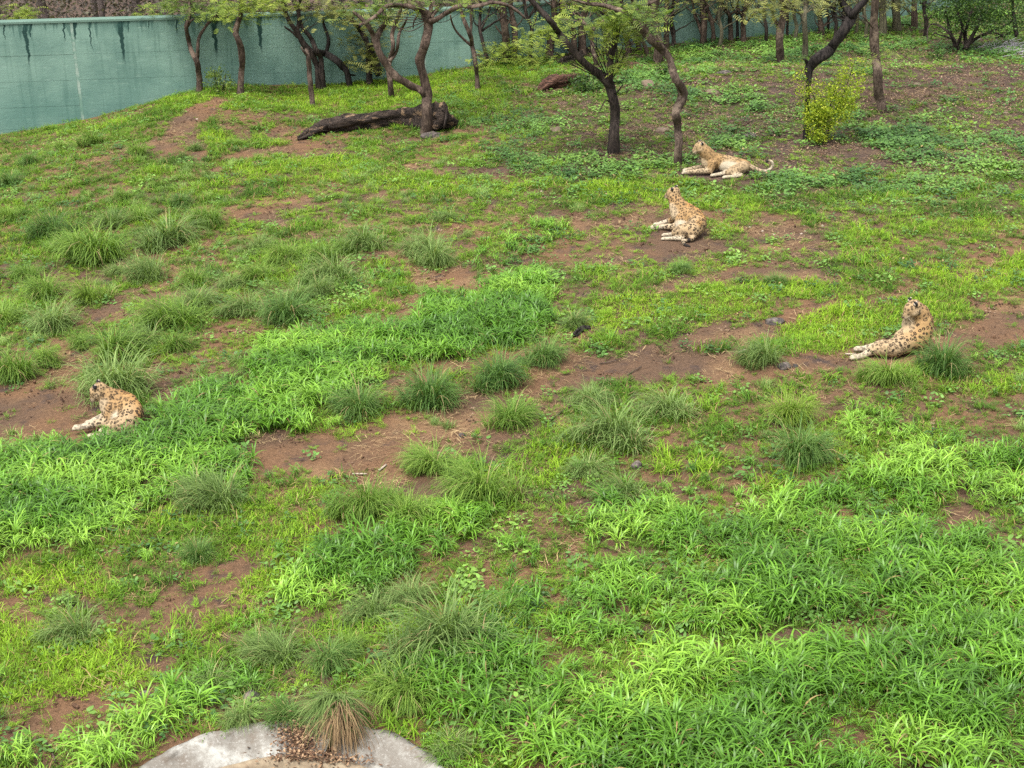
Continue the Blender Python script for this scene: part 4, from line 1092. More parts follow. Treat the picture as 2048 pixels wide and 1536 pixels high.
def tree(pts_main, hw, limbs, bark, label, group, crown=(), leaf='green', top=True, wob=0.35, name='acacia_tree', extra_up=2.0, base=None, dead=False):
    """pts_main: trunk polyline from the ground up, hw: half widths in pixels (list as long as pts); limbs: (points, half widths, depth drift)"""
    g = base or before_wall(*pts_main[0][:2])
    y0 = g.y
    root = thing(name, tuple(g), label, 'tree' if not dead else 'dead tree', group)
    dep = float(to_px(g.x, g.y, g.z)[2])
    k = dep / F_PX
    seed = int(pts_main[0][0]) % 97
    rr = random.Random(seed * 7 + int(pts_main[0][1]))
    path = px_path(pts_main, y0, wob, seed)
    path[0] = g - Vector((0, 0, 0.12))
    rad = [h * k for h in hw]
    rad = [rad[0] * 1.55] + rad; path.insert(1, path[0].lerp(path[1], .22)); rad[1] *= 1.05
    tops = []
    trunk_end = path[-1]
    if top and pts_main[-1][1] <= 12:
        tops.append((path[-1], path[-1] - path[-2], rad[-1]))
    mesh_from('trunk', *tube(path, rad, 10, seed), BK[bark], root, g)
    for j, (pts, lh, dy) in enumerate(limbs):
        lp = px_path(pts, y0, wob, seed + j + 3, dy)
        # join the limb to the trunk or to the place it leaves from
        near = min(path, key=lambda q_: (q_ - lp[0]).length)
        lp[0] = Vector((lp[0].x, near.y, lp[0].z)) if (near - lp[0]).length < 1.2 else lp[0]
        lr = [h * k for h in lh]
        mesh_from('limb', *tube(lp, lr, 8, seed + j), BK[bark], root, g)
        if top and pts[-1][1] <= 12: tops.append((lp[-1], lp[-1] - lp[-2], lr[-1]))
    V, F, B = [], [], []
    tw = ([], [])
    if group == BKG:                          # thin side branches of the grove trees
        for t_ in range(5):
            q0 = path[rr.randint(len(path) // 2, len(path) - 2)]
            d_ = Vector((rr.choice((-1, 1)) * rr.uniform(.3, .9), rr.uniform(-.5, .5), rr.uniform(.5, 1))).normalized()
            pth = [q0]
            for s_ in range(5):
                pth.append(pth[-1] + d_ * rr.uniform(.16, .30)); d_ = (d_ + Vector((rr.gauss(0, .35), rr.gauss(0, .3), rr.gauss(.05, .2)))).normalized()
            tw = merge(tw, tube(pth, list(np.linspace(.022, .006, 6)), 5, t_, .2, False))
            sprays(V, F, B, pth[-1], (.22, .2, .08), 5, .055, rr, .35, .25)
    for (cx, cy, rx, ry, n) in crown:
        c = at_depth(cx, cy, y0 + rr.uniform(-.6, .6))
        sprays(V, F, B, c, (rx * k * .5, 0.45, ry * k * .5), int(n * 1.0), 0.062, rr, 0.35, 0.27)
        allp = [q_ for q_ in path]
        nb = min(allp, key=lambda q_: (q_ - c).length)
        if (nb - c).length < 3.0:
            for t_ in range(3):
                e = c + Vector((rr.gauss(0, rx * k * .5), rr.gauss(0, .3), rr.gauss(0, ry * k * .4)))
                mid = nb.lerp(e, .5) + Vector((rr.gauss(0, .1), rr.gauss(0, .1), rr.gauss(0, .1)))
                tw = merge(tw, tube([nb, mid, e], [0.012, 0.009, 0.003], 4, t_, 0.1, False))
    for (p, d, r) in tops:
        d = Vector(d).normalized()
        for b_ in range(3):
            q0 = p; dd = (d + Vector((rr.gauss(0, .5), rr.gauss(0, .5), 0.35))).normalized()
            pth, rd = [q0], [r * 0.85]
            for s in range(4):
                q0 = q0 + dd * extra_up * 0.28; dd = (dd + Vector((rr.gauss(0, .3), rr.gauss(0, .3), rr.gauss(-.06, .12)))).normalized()
                pth.append(q0.copy()); rd.append(max(0.006, rd[-1] * .62))
            tw = merge(tw, tube(pth, rd, 6, b_, 0.15, False))
            if not dead:
                for q_ in pth[2:]:
                    sprays(V, F, B, q_, (.34, .34, .13), 9 if group != BKG else 6, 0.06, rr, 0.3, 0.26)
    if tw[0]: mesh_from('twig_bundle', *tw, BK[bark], root, g)['kind'] = 'stuff'
    if V: mesh_from('crown', V, F, LF[leaf], root, g, False, attrs={'vary': B})['kind'] = 'stuff'
    return root

FR = 'slender acacia trees on the crest near the green wall'
BKG = 'slim trees standing in the grove before the wall'
# left side
tree([(398,182),(399,160),(396,140),(393,123),(383,103),(379,85),(374,66),(373,52),(377,40),(380,27),(378,5)], [7,6,5.5,5.5,4.5,4.2,4,3.8,3,2.5,2],
     [([(393,123),(395,104),(396,85),(400,70),(407,60),(416,47),(426,38),(441,27),(470,14)], [4,3.5,3.2,3.2,3,3,2.8,2.5,2], .3), ([(374,55),(381,42),(388,38)], [3,2.4,1.5], .1)],
     'brown', 'forked brown acacia, leftmost tree standing in front of the green wall', FR, [(400,12,60,22,150),(360,12,60,18,110),(440,18,60,22,190),(335,8,30,12,50)], 'green')
tree([(480,190),(480,170),(483,140),(484,118),(482,96),(476,78),(471,64),(475,48),(479,34),(482,15),(483,-30)], [7.5,6.3,6,6,5.8,5.6,5.8,5.5,5,4.6,4],
     [([(471,64),(466,60)], [3,1.5], 0)], 'brown', 'single stemmed brown acacia with a slight bend beside the round bush', FR, [(490,12,60,22,160),(530,10,50,18,120),(450,22,30,16,80),(515,22,30,12,50)], 'lime')
tree([(627,213),(624,190),(621,161),(619,145),(618,129),(616,112),(612,99)], [5.5,5,4.6,4.6,4.6,4.4,3], [([(616,112),(606,100),(602,94)], [2.6,2,1.2], 0)],
     'brown', 'short thin trunk without crown in front of the crossed trunks', FR, top=False)
tree([(637,166),(635,148),(633,132),(626,112),(616,98),(605,84),(594,64),(584,50),(577,38),(569,16),(564,-25)], [6.5,5.5,5.5,5.8,6,5.5,5,4.6,4.4,4,3.4],
     [([(594,64),(597,45),(597,27),(590,8),(586,-20)], [4.4,4,4,3.8,3.2], .4), ([(602,80),(589,68),(579,60),(572,56),(569,52)], [2.6,2.4,2.2,1.8,1], -.2)],
     'dark', 'dark leaning acacia whose trunk bends left between the crossed trunks', FR, [(600,14,50,20,60),(650,20,50,24,70),(570,8,30,14,30)], 'olive')
tree([(644,154),(643,135),(641,115),(634,102),(629,91),(624,80),(617,70),(606,58),(600,40),(598,18),(604,-20)], [6,5,5,4.6,4.4,4,3.8,3.6,3.4,3,2.8], [], 'dark', 'straight dark trunk behind the leaning one, right of the crossed trunks', FR, [(640,10,50,20,50)], 'olive')
tree([(701,152),(693,143),(685,134),(674,122),(661,113),(650,107),(637,103),(627,98)], [5,6,6.5,6.5,6,6,5.5,4.5],
     [([(651,106),(655,94),(657,80),(654,66),(649,54),(647,46),(646,38)], [3.8,3.5,3.5,3,2.6,2.2,1.5], .2), ([(697,146),(704,150),(712,150)], [2.4,1.8,1], 0)],
     'black', 'fallen charred trunk leaning to the left with one upright branch', None, top=False, name='leaning_dead_tree', dead=True)
# bushy tree in the middle left
tree([(739,150),(737,130),(736,112),(736,96),(730,78),(722,62),(712,48),(700,36),(690,25),(684,10),(680,-20)], [6.5,6,5.5,5,5,4.5,4.5,4,3.5,3,2.5],
     [([(758,150),(753,135),(747,118),(742,104),(736,94)], [7,7.5,7,6,5], .1), ([(736,104),(748,80),(757,60),(770,46),(778,30),(782,5)], [4,3.8,3.5,3.2,3,2.4], .5), ([(722,62),(716,55),(708,42),(705,30)], [3,2.8,2.5,2], -.5)],
     'dark', 'bushy olive leaved acacia with foliage hanging down before the wall', FR,
     [(700,40,50,24,80),(720,66,46,26,80),(712,96,34,30,60),(745,90,36,30,60),(755,50,50,26,70),(690,20,60,20,80),(770,24,50,20,80),(700,120,20,14,40),(760,124,22,18,40),(668,22,30,14,30),(736,116,26,16,50)], 'olive')
tree([(783,192),(782,175),(781,161),(779,145),(778,130),(780,118),(784,104),(786,88),(784,72),(787,58),(794,38),(802,16),(806,-20)], [6,5.2,5,5,4.8,4.8,4.4,4.2,4,4,3.6,3.2,2.8],
     [([(780,120),(788,112),(794,100),(796,86),(798,70),(804,56),(811,44),(814,36)], [3.6,3.4,3.2,3,2.8,2.6,2.2,1.4], .3)],
     'brown', 'thin trunk with two upright rods behind the big forked acacia', FR, [(800,14,36,16,40)], 'olive')
# the big forked acacia in front of the log
tree([(855,266),(854,245),(852,215),(853,198),(854,183),(850,166),(846,150),(841,132),(840,116),(846,100),(852,84),(855,68),(857,54),(858,40)], [14,11,10,10,9.5,8.5,8,8.2,8.5,8,8,8,8.5,8],
     [([(848,192),(843,182),(836,177),(822,172),(808,163),(795,156),(784,145),(774,132),(766,118),(758,102),(754,90),(752,80),(746,68),(738,54),(724,38),(705,22)], [7,6.5,6.5,6.8,6.8,6.8,6.8,6.8,6.8,7,7,6.8,5,4.2,3.5,2.6], -.5),
      ([(752,84),(757,68),(764,56),(770,46),(769,34),(768,20),(766,-15)], [6,5.5,5,4.6,4.4,4,3.4], .3),
      ([(858,42),(852,26),(842,19),(830,16),(816,11),(801,11),(787,10),(774,13),(764,20),(755,30),(744,38),(731,46),(718,50)], [6,6,5.6,5,4.8,4.8,4,4,3.8,3.6,3.4,3,2], -.8),
      ([(858,46),(868,40),(878,35),(888,28),(897,23),(910,16),(922,11),(938,14),(951,13),(968,9),(983,5),(1000,6),(1010,9),(1022,14),(1032,20),(1042,28),(1052,38)], [6,5.5,5.4,5,5,4.8,4.5,4,4,3.6,3.4,3,3,2.8,2.6,2.2,1.6], -.4),
      ([(858,42),(861,28),(862,14),(860,0),(858,-30)], [5.5,5,4.6,4,3.6], 0), ([(862,38),(872,22),(880,8),(890,-12)], [4,3.6,3.2,2.6], .6),
      ([(854,48),(846,30),(838,10),(828,-12)], [4.5,4,3.5,3], .5),
      ([(838,20),(834,32),(828,42),(826,56)], [2,1.8,1.6,1], 0.1)],
     'brown', 'large grey brown acacia with low curving limb growing in front of the fallen log', None,
     [(800,4,60,10,50),(730,20,60,24,90),(960,6,60,12,50),(880,2,60,8,40),(770,30,30,16,40)], 'green', wob=0.3)
tree([(956,180),(955,165),(954,148),(951,128),(948,107),(944,92),(942,78),(939,66),(932,50),(926,34),(922,15),(918,-20)], [5.5,4.8,4.4,4.4,4.4,4.2,4,4,3.6,3.4,3.2,3],
     [([(944,94),(934,84),(924,75),(914,64),(908,54),(903,42),(901,30)], [3,2.8,2.6,2.4,2.2,1.8,1.2], -.2), ([(940,68),(943,50),(942,30),(944,10),(946,-15)], [3,2.8,2.6,2.4,2], .3)],
     'brown', 'thin forked acacia standing alone on the grass right of the big log', None, [(930,10,30,14,30),(975,110,30,20,40)], 'lime')

# the grove in front of the wall (each a tree of its own)
def bg(pts, hw, limbs=(), bark='brown', label='', crown=(), leaf='olive'):
    n = len(pts)
    tree(pts, list(np.linspace(hw * 1.12, hw * 0.8, n)), limbs, bark, label, BKG, crown, leaf, wob=.25, extra_up=1.7)
LIMEHANG = [(985,120,40,16,90),(1010,100,40,20,100),(1030,140,50,18,110),(1060,115,50,20,120),(985,150,36,16,70),(1070,150,40,18,80),(1040,85,40,12,60),(1012,160,30,12,50)]
bg([(977,130),(973,112),(968,92),(963,72),(959,54),(960,36),(961,18),(960,-20)], 3.2, [([(962,62),(975,54),(990,44),(1003,36),(1016,24)], [2.4,2.2,2,1.8,1.2], 0), ([(961,60),(968,48),(974,34),(979,20),(984,-5)], [2.6,2.4,2.2,2,1.6], .2)], 'dark', 'thin dark many branched tree just right of the lone forked acacia')
bg([(1012,122),(1012,100),(1011,78),(1009,54),(1006,34),(1004,12),(1004,-20)], 7.5, [([(1008,72),(998,62),(991,52)], [2.6,2.2,1.4], 0)], 'brown', 'thick brown trunk rising behind the hanging lime green foliage', LIMEHANG, 'lime')
bg([(1028,118),(1030,98),(1031,76),(1030,54),(1026,36),(1022,18),(1020,-15)], 5.5, (), 'brown', 'leaning trunk standing close to the right of the thick brown one')
bg([(1060,104),(1062,84),(1064,66),(1062,50),(1056,38),(1050,20),(1046,-10)], 3.6, [([(1062,60),(1069,48),(1072,34),(1070,12)], [2.4,2.2,2,1.6], .2)], 'dark', 'dark slender trunk between the leaning trunk and the curved one')
bg([(1100,118),(1101,98),(1104,78),(1108,58),(1109,36),(1108,14),(1110,-20)], 7, (), 'brown', 'curved brown trunk left of the fallen grey bole', [(1110,62,36,12,60),(1125,54,30,10,40),(1135,6,30,10,30)], 'lime')
bg([(1149,110),(1148,90),(1147,70),(1144,52),(1136,38),(1127,22),(1122,-10)], 5.6, (), 'brown', 'trunk bending left behind the forked limb of the middle acacia')
bg([(1166,110),(1165,88),(1165,66),(1167,44),(1170,22),(1174,-10)], 7.5, [([(1166,60),(1160,40),(1154,20),(1148,-8)], [4,3.6,3.2,2.6], .2)], 'brown', 'upright thick trunk behind the fork of the middle acacia')
bg([(1194,130),(1190,116),(1186,100),(1184,82),(1184,62),(1178,54),(1169,46),(1160,38),(1151,32)], 4, [([(1184,64),(1190,54),(1200,46),(1210,40),(1218,30)], [3.2,3,2.6,2.2,1.6], .1)], 'brown', 'thin curved trunk forking like a Y beside the stump')
bg([(1218,112),(1216,90),(1213,68),(1211,46),(1208,24),(1206,-10)], 5.6, (), 'brown', 'trunk hidden half behind the middle forked acacia', [(1228,120,24,12,50),(1220,105,20,12,30)], 'lime')
bg([(1256,110),(1256,96),(1254,82),(1252,72)], 6, [([(1253,78),(1248,66),(1244,52),(1240,36),(1236,12)], [4.5,4,3.6,3.2,2.6], 0), ([(1253,78),(1259,64),(1263,50),(1264,30),(1266,6)], [4.8,4.4,4,3.5,3], .1)], 'brown', 'stout V shaped trunk right of the middle forked acacia')
bg([(1279,104),(1276,88),(1273,72),(1270,54),(1268,30),(1266,-10)], 4.8, (), 'brown', 'trunk close to the right of the stout V shaped one')
bg([(1297,110),(1290,94),(1283,78),(1276,62),(1270,48)], 3.6, (), 'brown', 'thin leaning trunk behind the bent acacia')
bg([(1315,126),(1317,108),(1318,92),(1315,78),(1311,62),(1309,44),(1307,24),(1312,-10)], 8.5, (), 'pale', 'broad pale trunk behind the bent acacia', [(1260,16,50,14,70),(1290,40,40,14,70),(1240,50,40,16,70)], 'lime')
bg([(1334,88),(1333,66),(1332,44),(1333,20),(1333,-15)], 4.8, [([(1350,88),(1346,74),(1342,58),(1340,44)], [3,2.6,2.4,2], .1)], 'brown', 'upright trunk with a thin companion right of the bent acacia')
bg([(1406,85),(1407,66),(1407,44),(1405,22),(1404,-15)], 6, [([(1403,66),(1397,48),(1390,32),(1388,22),(1386,6)], [3.8,3.5,3.2,2.8,2.2], 0)], 'brown', 'trunk with a crooked left arm, first of the trio in the grove')
bg([(1428,82),(1427,66),(1425,48),(1419,28),(1413,8),(1410,-15)], 4, (), 'brown', 'middle trunk of the trio in the grove leaning left')
bg([(1463,80),(1462,62),(1461,44),(1459,30),(1452,22),(1445,14),(1440,-6)], 4.4, [([(1461,28),(1470,24),(1480,28)], [2.4,2,1.6], 0)], 'brown', 'crook topped trunk left of the dark rod')
bg([(1475,77),(1475,54),(1474,30),(1475,4),(1475,-15)], 2.6, (), 'black', 'dark straight rod like trunk')
bg([(1488,86),(1488,66),(1487,46),(1488,30),(1492,12),(1495,-15)], 5, [([(1489,50),(1498,38),(1508,28),(1516,14)], [2.6,2.2,2,1.4], -.2), ([(1487,36),(1481,26),(1476,14)], [2.6,2.2,1.6], .1)], 'brown', 'forked trunk just right of the dark rod')
bg([(1558,128),(1559,108),(1558,88),(1559,70),(1563,48),(1567,26),(1570,0),(1571,-15)], 7.5, [([(1558,60),(1553,46),(1547,36),(1546,28)], [4,3.4,2.8,2], -.1)], 'pale', 'pale barked trunk with a short dark stub on its left', [(1540,16,50,18,110),(1520,30,36,12,50),(1580,8,40,12,50)], 'olive')
bg([(1575,64),(1575,44),(1576,22),(1578,-10)], 2.4, (), 'dark', 'thinnest rod close behind the pale barked trunk')
bg([(1609,118),(1610,96),(1611,72),(1610,50),(1609,28),(1613,12),(1617,-12)], 5, [([(1608,32),(1600,28),(1592,22),(1586,12)], [2.2,1.8,1.6,1.2], -.1)], 'olive', 'straight mossy trunk behind the yellow green shrub')
bg([(1644,72),(1642,56),(1640,40),(1638,24)], 5.2, [([(1639,28),(1636,14),(1632,-8)], [3.6,3.2,2.6], 0), ([(1640,28),(1647,14),(1650,-8)], [3.8,3.2,2.8], .1)], 'brown', 'Y shaped trunk behind the charred leaning one')
bg([(1656,60),(1657,40),(1655,18),(1656,-10)], 2.2, (), 'dark', 'thin rod right of the Y shaped trunk')
bg([(1689,62),(1688,42),(1690,20),(1690,-10)], 4, (), 'dark', 'dark trunk seen behind the elbow of the charred tree')
bg([(1714,72),(1714,50),(1716,26),(1714,-10)], 3.2, (), 'olive', 'slim mossy trunk left of the tall pale one')
bg([(1766,72),(1766,50),(1765,24),(1766,-12)], 7, (), 'olive', 'mossy trunk directly right of the tall pale one')
bg([(1794,62),(1793,40),(1791,18),(1792,-12)], 8, (), 'olive', 'widest mossy trunk right of centre of the grove', [(1790,6,50,12,60),(1740,8,40,10,40)], 'olive')
bg([(1827,58),(1828,36),(1828,12),(1829,-12)], 6, (), 'brown', 'last brown trunk before the dark thicket')

GROVE_LAB = ['leafy sapling under the crown edge right of the broad pale trunk', 'leafy sapling just left of the crook topped trunk', 'leafy sapling between the forked trunk and the pale barked one',
             'leafy sapling left of the straight mossy trunk', 'leafy sapling right of the thin rod behind the charred tree', 'leafy sapling left of the tall grey trunk', 'dark leafed sapling at the left rim of the dense bushy tree']

# three large trees in the middle
tree([(1229,306),(1229,285),(1229,262),(1230,242),(1230,215),(1226,195),(1222,180),(1219,165)], [13,11.5,10.5,10,10,9,9,9.5],
     [([(1219,172),(1220,150),(1221,129),(1222,112),(1226,96),(1232,76),(1236,54),(1239,32),(1240,10),(1242,-25)], [8,7.5,6.5,6,6,6,6,5.6,5.2,4.6], .1),
      ([(1222,176),(1212,163),(1202,153),(1190,143),(1178,134),(1164,123),(1154,112),(1142,98),(1133,87),(1126,78),(1118,66),(1108,52),(1096,36),(1084,24),(1070,10),(1052,-12)], [8,7.5,7.5,7.5,7.5,7.5,7.2,7,7,6.5,6,6,5.8,5.4,5,4.5], -.6),
      ([(1237,60),(1228,46),(1214,34),(1198,22)], [3.6,3,2.6,2], -.3), ([(1230,188),(1238,180),(1246,168)], [2,1.6,1], 0), ([(1228,215),(1212,200),(1200,222)], [1.4,1.2,.8], -.1)],
     'dark', 'dark forked acacia in the middle with a limb reaching far to the left', None,
     [(1230,40,50,16,110),(1205,66,36,12,60),(1250,62,44,16,90),(1225,100,30,10,50),(1090,62,40,10,70),(1130,50,40,10,60),(1180,8,60,10,60),(1228,22,30,12,50),(1060,80,30,10,30),(1236,130,22,10,30)], 'lime', wob=.25)
tree([(1355,328),(1356,305),(1358,282),(1356,262),(1355,242),(1352,230),(1355,216),(1362,203),(1366,188),(1361,174),(1353,161),(1346,147),(1343,134),(1341,122),(1335,110),(1325,98),(1314,88),(1304,80),(1296,70),(1288,60),(1280,51),(1270,41),(1258,32),(1245,24),(1230,18),(1212,12),(1192,9),(1176,8)],
     [8.5,8,7.8,7.8,8,7.6,8.2,9,9.4,8.8,7.8,6.8,6.6,6.6,7,7.4,7.4,7.4,7.4,7,7.5,7,6.5,6,5.4,4.6,3.8,3],
     [([(1290,62),(1294,48),(1292,34),(1298,14),(1300,-20)], [4.5,4.2,4,3.6,3], .3), ([(1262,36),(1272,22),(1290,10),(1310,2),(1322,-8)], [4,3.5,3.2,2.8,2.4], .4)],
     'pale', 'bent pale barked acacia whose top sweeps left, beside the resting leopard', None,
     [(1270,30,50,14,80),(1230,10,50,10,50),(1290,60,30,12,50),(1300,20,40,12,50)], 'green', wob=.3)
tree([(1613,284),(1612,258),(1613,232),(1614,205),(1616,180),(1618,155),(1617,140),(1622,128),(1634,116),(1650,106),(1662,96),(1670,84),(1680,70),(1689,56),(1698,42),(1705,30)],
     [6,5,4.8,4.6,4.6,5.5,8,9.5,10,10,10,9.5,10,10,10,10],
     [([(1703,34),(1697,22),(1691,14),(1683,4),(1676,-12)], [8,7,6.5,6,5.5], 0), ([(1704,34),(1710,22),(1717,12),(1728,2),(1738,-12)], [8,7,6.5,6,5.5], .2), ([(1616,132),(1612,122),(1608,118)], [4,3,2], 0)],
     'black', 'charred black acacia leaning right above the yellow green shrub', None, [(1640,4,40,10,40)], 'olive', wob=.25)
tree([(1765,225),(1762,210),(1759,197),(1757,180),(1756,162),(1755,145),(1753,128),(1751,108),(1749,88),(1749,66),(1749,44),(1751,20),(1753,-20)], [9,9,9,9,8.8,8.6,8.6,8.4,8.4,8.2,8,7.6,7.2],
     [([(1750,60),(1736,44),(1724,30)], [2,1.6,1], -.2), ([(1753,120),(1763,112)], [2,1.2], 0)],
     'pale', 'tall grey trunk right of the yellow green shrub', None, [(1765,95,14,6,14),(1735,100,14,6,12)], 'lime', wob=.2)

for i_, (x_, y_, lf_) in enumerate([(1345, 96, 'olive'), (1440, 92, 'olive'), (1530, 88, 'olive'), (1590, 84, 'olive'), (1670, 78, 'olive'), (1730, 80, 'olive'), (1850, 74, 'dark')]):
    bg([(x_, y_), (x_ + 3, y_ - 30), (x_ - 2, y_ - 60), (x_ + 5, -15)], 3.4, (), 'olive' if i_ % 2 else 'dark', GROVE_LAB[i_], [(x_ - 10, 0, 60, 9, 36), (x_ + 24, 8, 40, 9, 18)], lf_)

# dense dark tree at the right edge
def thicket_tree():
    g = ground_at(1915, 104)
    root = thing('dense_bush_tree', tuple(g), 'dense dark green bushy tree with many low arching branches at the right edge', 'tree')
    y0 = g.y; k = float(to_px(g.x, g.y, g.z)[2]) / F_PX
    rr = random.Random(77)
    for pts, r in (([(1912,104),(1908,84),(1900,66),(1896,46),(1890,20)], 4.5), ([(1935,108),(1933,90),(1930,70),(1936,44),(1944,16)], 5), ([(1918,102),(1906,76),(1886,56),(1866,48),(1856,56),(1854,82)], 2.4),
                   ([(1925,100),(1950,78),(1975,66),(2004,54),(2026,40)], 3.6), ([(1930,98),(1944,72),(1956,50),(1960,30)], 4.5), ([(2010,74),(1990,66),(1964,70)], 2.4), ([(2034,74),(2030,50),(2026,20),(2024,-10)], 5),
                   ([(2030,60),(2010,70),(1990,76)], 2.6), ([(1905,78),(1880,70),(1868,66),(1862,76)], 1.8), ([(1915,90),(1925,60),(1918,34),(1910,8)], 3.5)):
        pth = px_path(pts, y0 + rr.uniform(-.4, .4), .4, int(r * 10))
        mesh_from('branch', *tube(pth, list(np.linspace(r * k, r * k * .45, len(pts))), 7, int(r * 7)), BK['dark'], root, g)
    V, F, B = [], [], []
    for i in range(120):
        cx, cy = rr.uniform(1868, 2080), rr.uniform(-60, 66)
        if cy > 40 and cx < 1900: continue
        if cy > 52 and rr.random() < .5: continue
        c = at_depth(cx, cy, y0 + rr.uniform(-1.0, 1.4))
        leafy(V, F, B, c, (.20, .28, .13), 120, 0.07, rr)
    mesh_from('crown', V, F, LF['dark'], root, g, False, attrs={'vary': B})['kind'] = 'stuff'
thicket_tree()

def shrub(lumps, stems, base, size, leaf, label, name='leafy_shrub', cat='shrub', seed=1, spread=.5, bark='dark', n_k=1.0):
    g = before_wall(*base); y0 = g.y; k = float(to_px(g.x, g.y, g.z)[2]) / F_PX
    root = thing(name, tuple(g), label, cat)
    rr = random.Random(seed)
    V, F, B = [], [], []
    for cx, cy, rx, ry, n in lumps:
        for j in range(max(1, int(n / 14 * n_k))):
            th = rr.uniform(0, 6.28); q_ = math.sqrt(rr.random())
            c = at_depth(cx + rx * q_ * math.cos(th), cy + ry * q_ * math.sin(th), y0 + rr.gauss(0, spread * rx * k))
            leafy(V, F, B, c, (.05, .06, .04), 14, size, rr)
    for pts in stems:
        pth = px_path(pts, y0, .15, len(pts)); pth[0] = Vector((pth[0].x, y0, float(gz(pth[0].x, y0)) - .03))
        mesh_from('stem', *tube(pth, list(np.linspace(.022, .007, len(pts))), 5, 3), BK[bark], root, g)
    mesh_from('foliage', V, F, LF[leaf], root, g, False, attrs={'vary': B})['kind'] = 'stuff'
shrub([(1640,250,26,34,2400),(1636,222,26,22,1300),(1672,216,34,30,1500),(1690,178,34,26,800),(1704,150,30,18,300),(1608,180,18,28,220),(1600,155,14,18,110),(1655,190,26,20,420),(1716,122,16,10,50),(1630,170,20,14,90),(1640,276,20,12,260),(1700,196,18,20,200)],
      [[(1640,286),(1636,240),(1630,200),(1604,150)], [(1650,286),(1668,230),(1690,180),(1710,120)], [(1645,286),(1652,240),(1664,200),(1676,160)]], (1644, 287), .052, 'shrub',
      'bright yellow green shrub with airy shoots at the foot of the charred tree', seed=3)
shrub([(436,165,28,24,460),(425,145,14,12,90),(452,172,22,16,180),(440,150,16,18,140)], [[(438,188),(432,165),(428,140)], [(442,188),(448,168),(452,150)]], (440, 188), .06, 'green',
      'round thin leaved bush between the two left trees before the wall', seed=5)
shrub([(1172,165,34,20,420),(1160,176,26,12,200),(1200,172,20,14,160)], [[(1172,185),(1170,165)]], (1172, 186), .075, 'dark', 'patch of dark broad leaved weeds behind the fork of the middle acacia', 'leafy_weed', 'weed', 7)
shrub([(1338,150,16,8,120),(1320,140,18,8,120)], [[(1330,158),(1332,146)]], (1330, 158), .07, 'dark', 'small dark weed left of the bend in the pale acacia', 'leafy_weed', 'weed', 8)
shrub([(1872,112,14,8,90),(1880,104,10,6,60)], [[(1875,120),(1875,108)]], (1875, 120), .07, 'dark', 'dark seedling under the left side of the dense bushy tree', 'leafy_weed', 'weed', 9)

# ------------------------------------------------------------------ logs, stump, stones and sticks
def mat_log():
    N = NT('weathered_log_bark'); p = geo_pos(N)
    a = N.noise(N.mapping(p, (0.35, 3, 3)), 8, 6, 0.75); b = N.noise(N.mapping(p, (1, 2, 2)), 2.4, 4, 0.6)
    c = N.mix(N.rng(a, 0.38, 0.62), (0.012, 0.010, 0.009, 1), (0.075, 0.055, 0.044, 1))
    c = N.mix(N.math('MULTIPLY', N.rng(b, 0.55, 0.62), N.rng(a, 0.4, 0.55)), c, (0.27, 0.18, 0.11, 1))
    N.pbr(c, 0.9, N.bump(a, 1.0, 0.06), 0.15); return N.m
M_LOG = mat_log()
N = NT('split_red_wood'); p = geo_pos(N)
a_ = N.noise(N.mapping(p, (0.5, 3, 3)), 10, 5, 0.7)
c = N.mix(N.rng(a_, .35, .65), (0.018, 0.012, 0.010, 1), (0.13, 0.066, 0.045, 1)); N.pbr(c, .9, N.bump(a_, 1, .04), .15); M_REDLOG = N.m

def log_obj(pts, hw, mat, label, cat='log', name='fallen_log', sides=16, ends=True, rough=.3, dys=None):
    gs = [ground_at(x, y + h * .8) for (x, y), h in zip(pts, hw)]
    y0 = sum(g.y for g in gs) / len(gs)
    gs = [ground_at(x, y + h * .9) for (x, y), h in zip(pts, hw)]
    path, rad = [], []
    for i, ((x, y), h) in enumerate(zip(pts, hw)):
        yy = gs[i].y + (dys[i] if dys else 0)
        p_ = at_depth(x, y, yy); k = float(to_px(p_.x, p_.y, p_.z)[2]) / F_PX
        r = h * k
        p_.z = min(max(p_.z, float(gz(p_.x, yy)) + r * .45), p_.z + r) if not dys else p_.z
        path.append(p_); rad.append(r)
    y0 = path[len(path) // 2].y
    org = Vector((path[len(path) // 2].x, y0, float(gz(path[len(path) // 2].x, y0))))
    root = thing(name, tuple(org), label, cat)
    mesh_from('log_body', *tube([a_.lerp(b_, t_) for a_, b_ in zip(path[:-1], path[1:]) for t_ in (0, .5)] + [path[-1]], [r_ * (1 + .13 * (rnd.random() - .5)) for r0_, r1_ in zip(rad[:-1], rad[1:]) for r_ in (r0_, (r0_ + r1_) / 2)] + [rad[-1]], 26, 4, rough * 1.25), mat, root, org)
    return root, path, rad, org
root, path, rad, org = log_obj([(596,278),(612,270),(632,261),(654,252),(676,250),(700,247),(726,243),(752,240),(780,237),(806,235),(832,235),(856,236),(876,237),(889,239)],
        [3,7,9,12,14,15,15,16,15,15,17,20,23,24], M_LOG, 'long charred fallen log with pale peeled patches lying behind the big acacia', dys=[-.1] * 14)
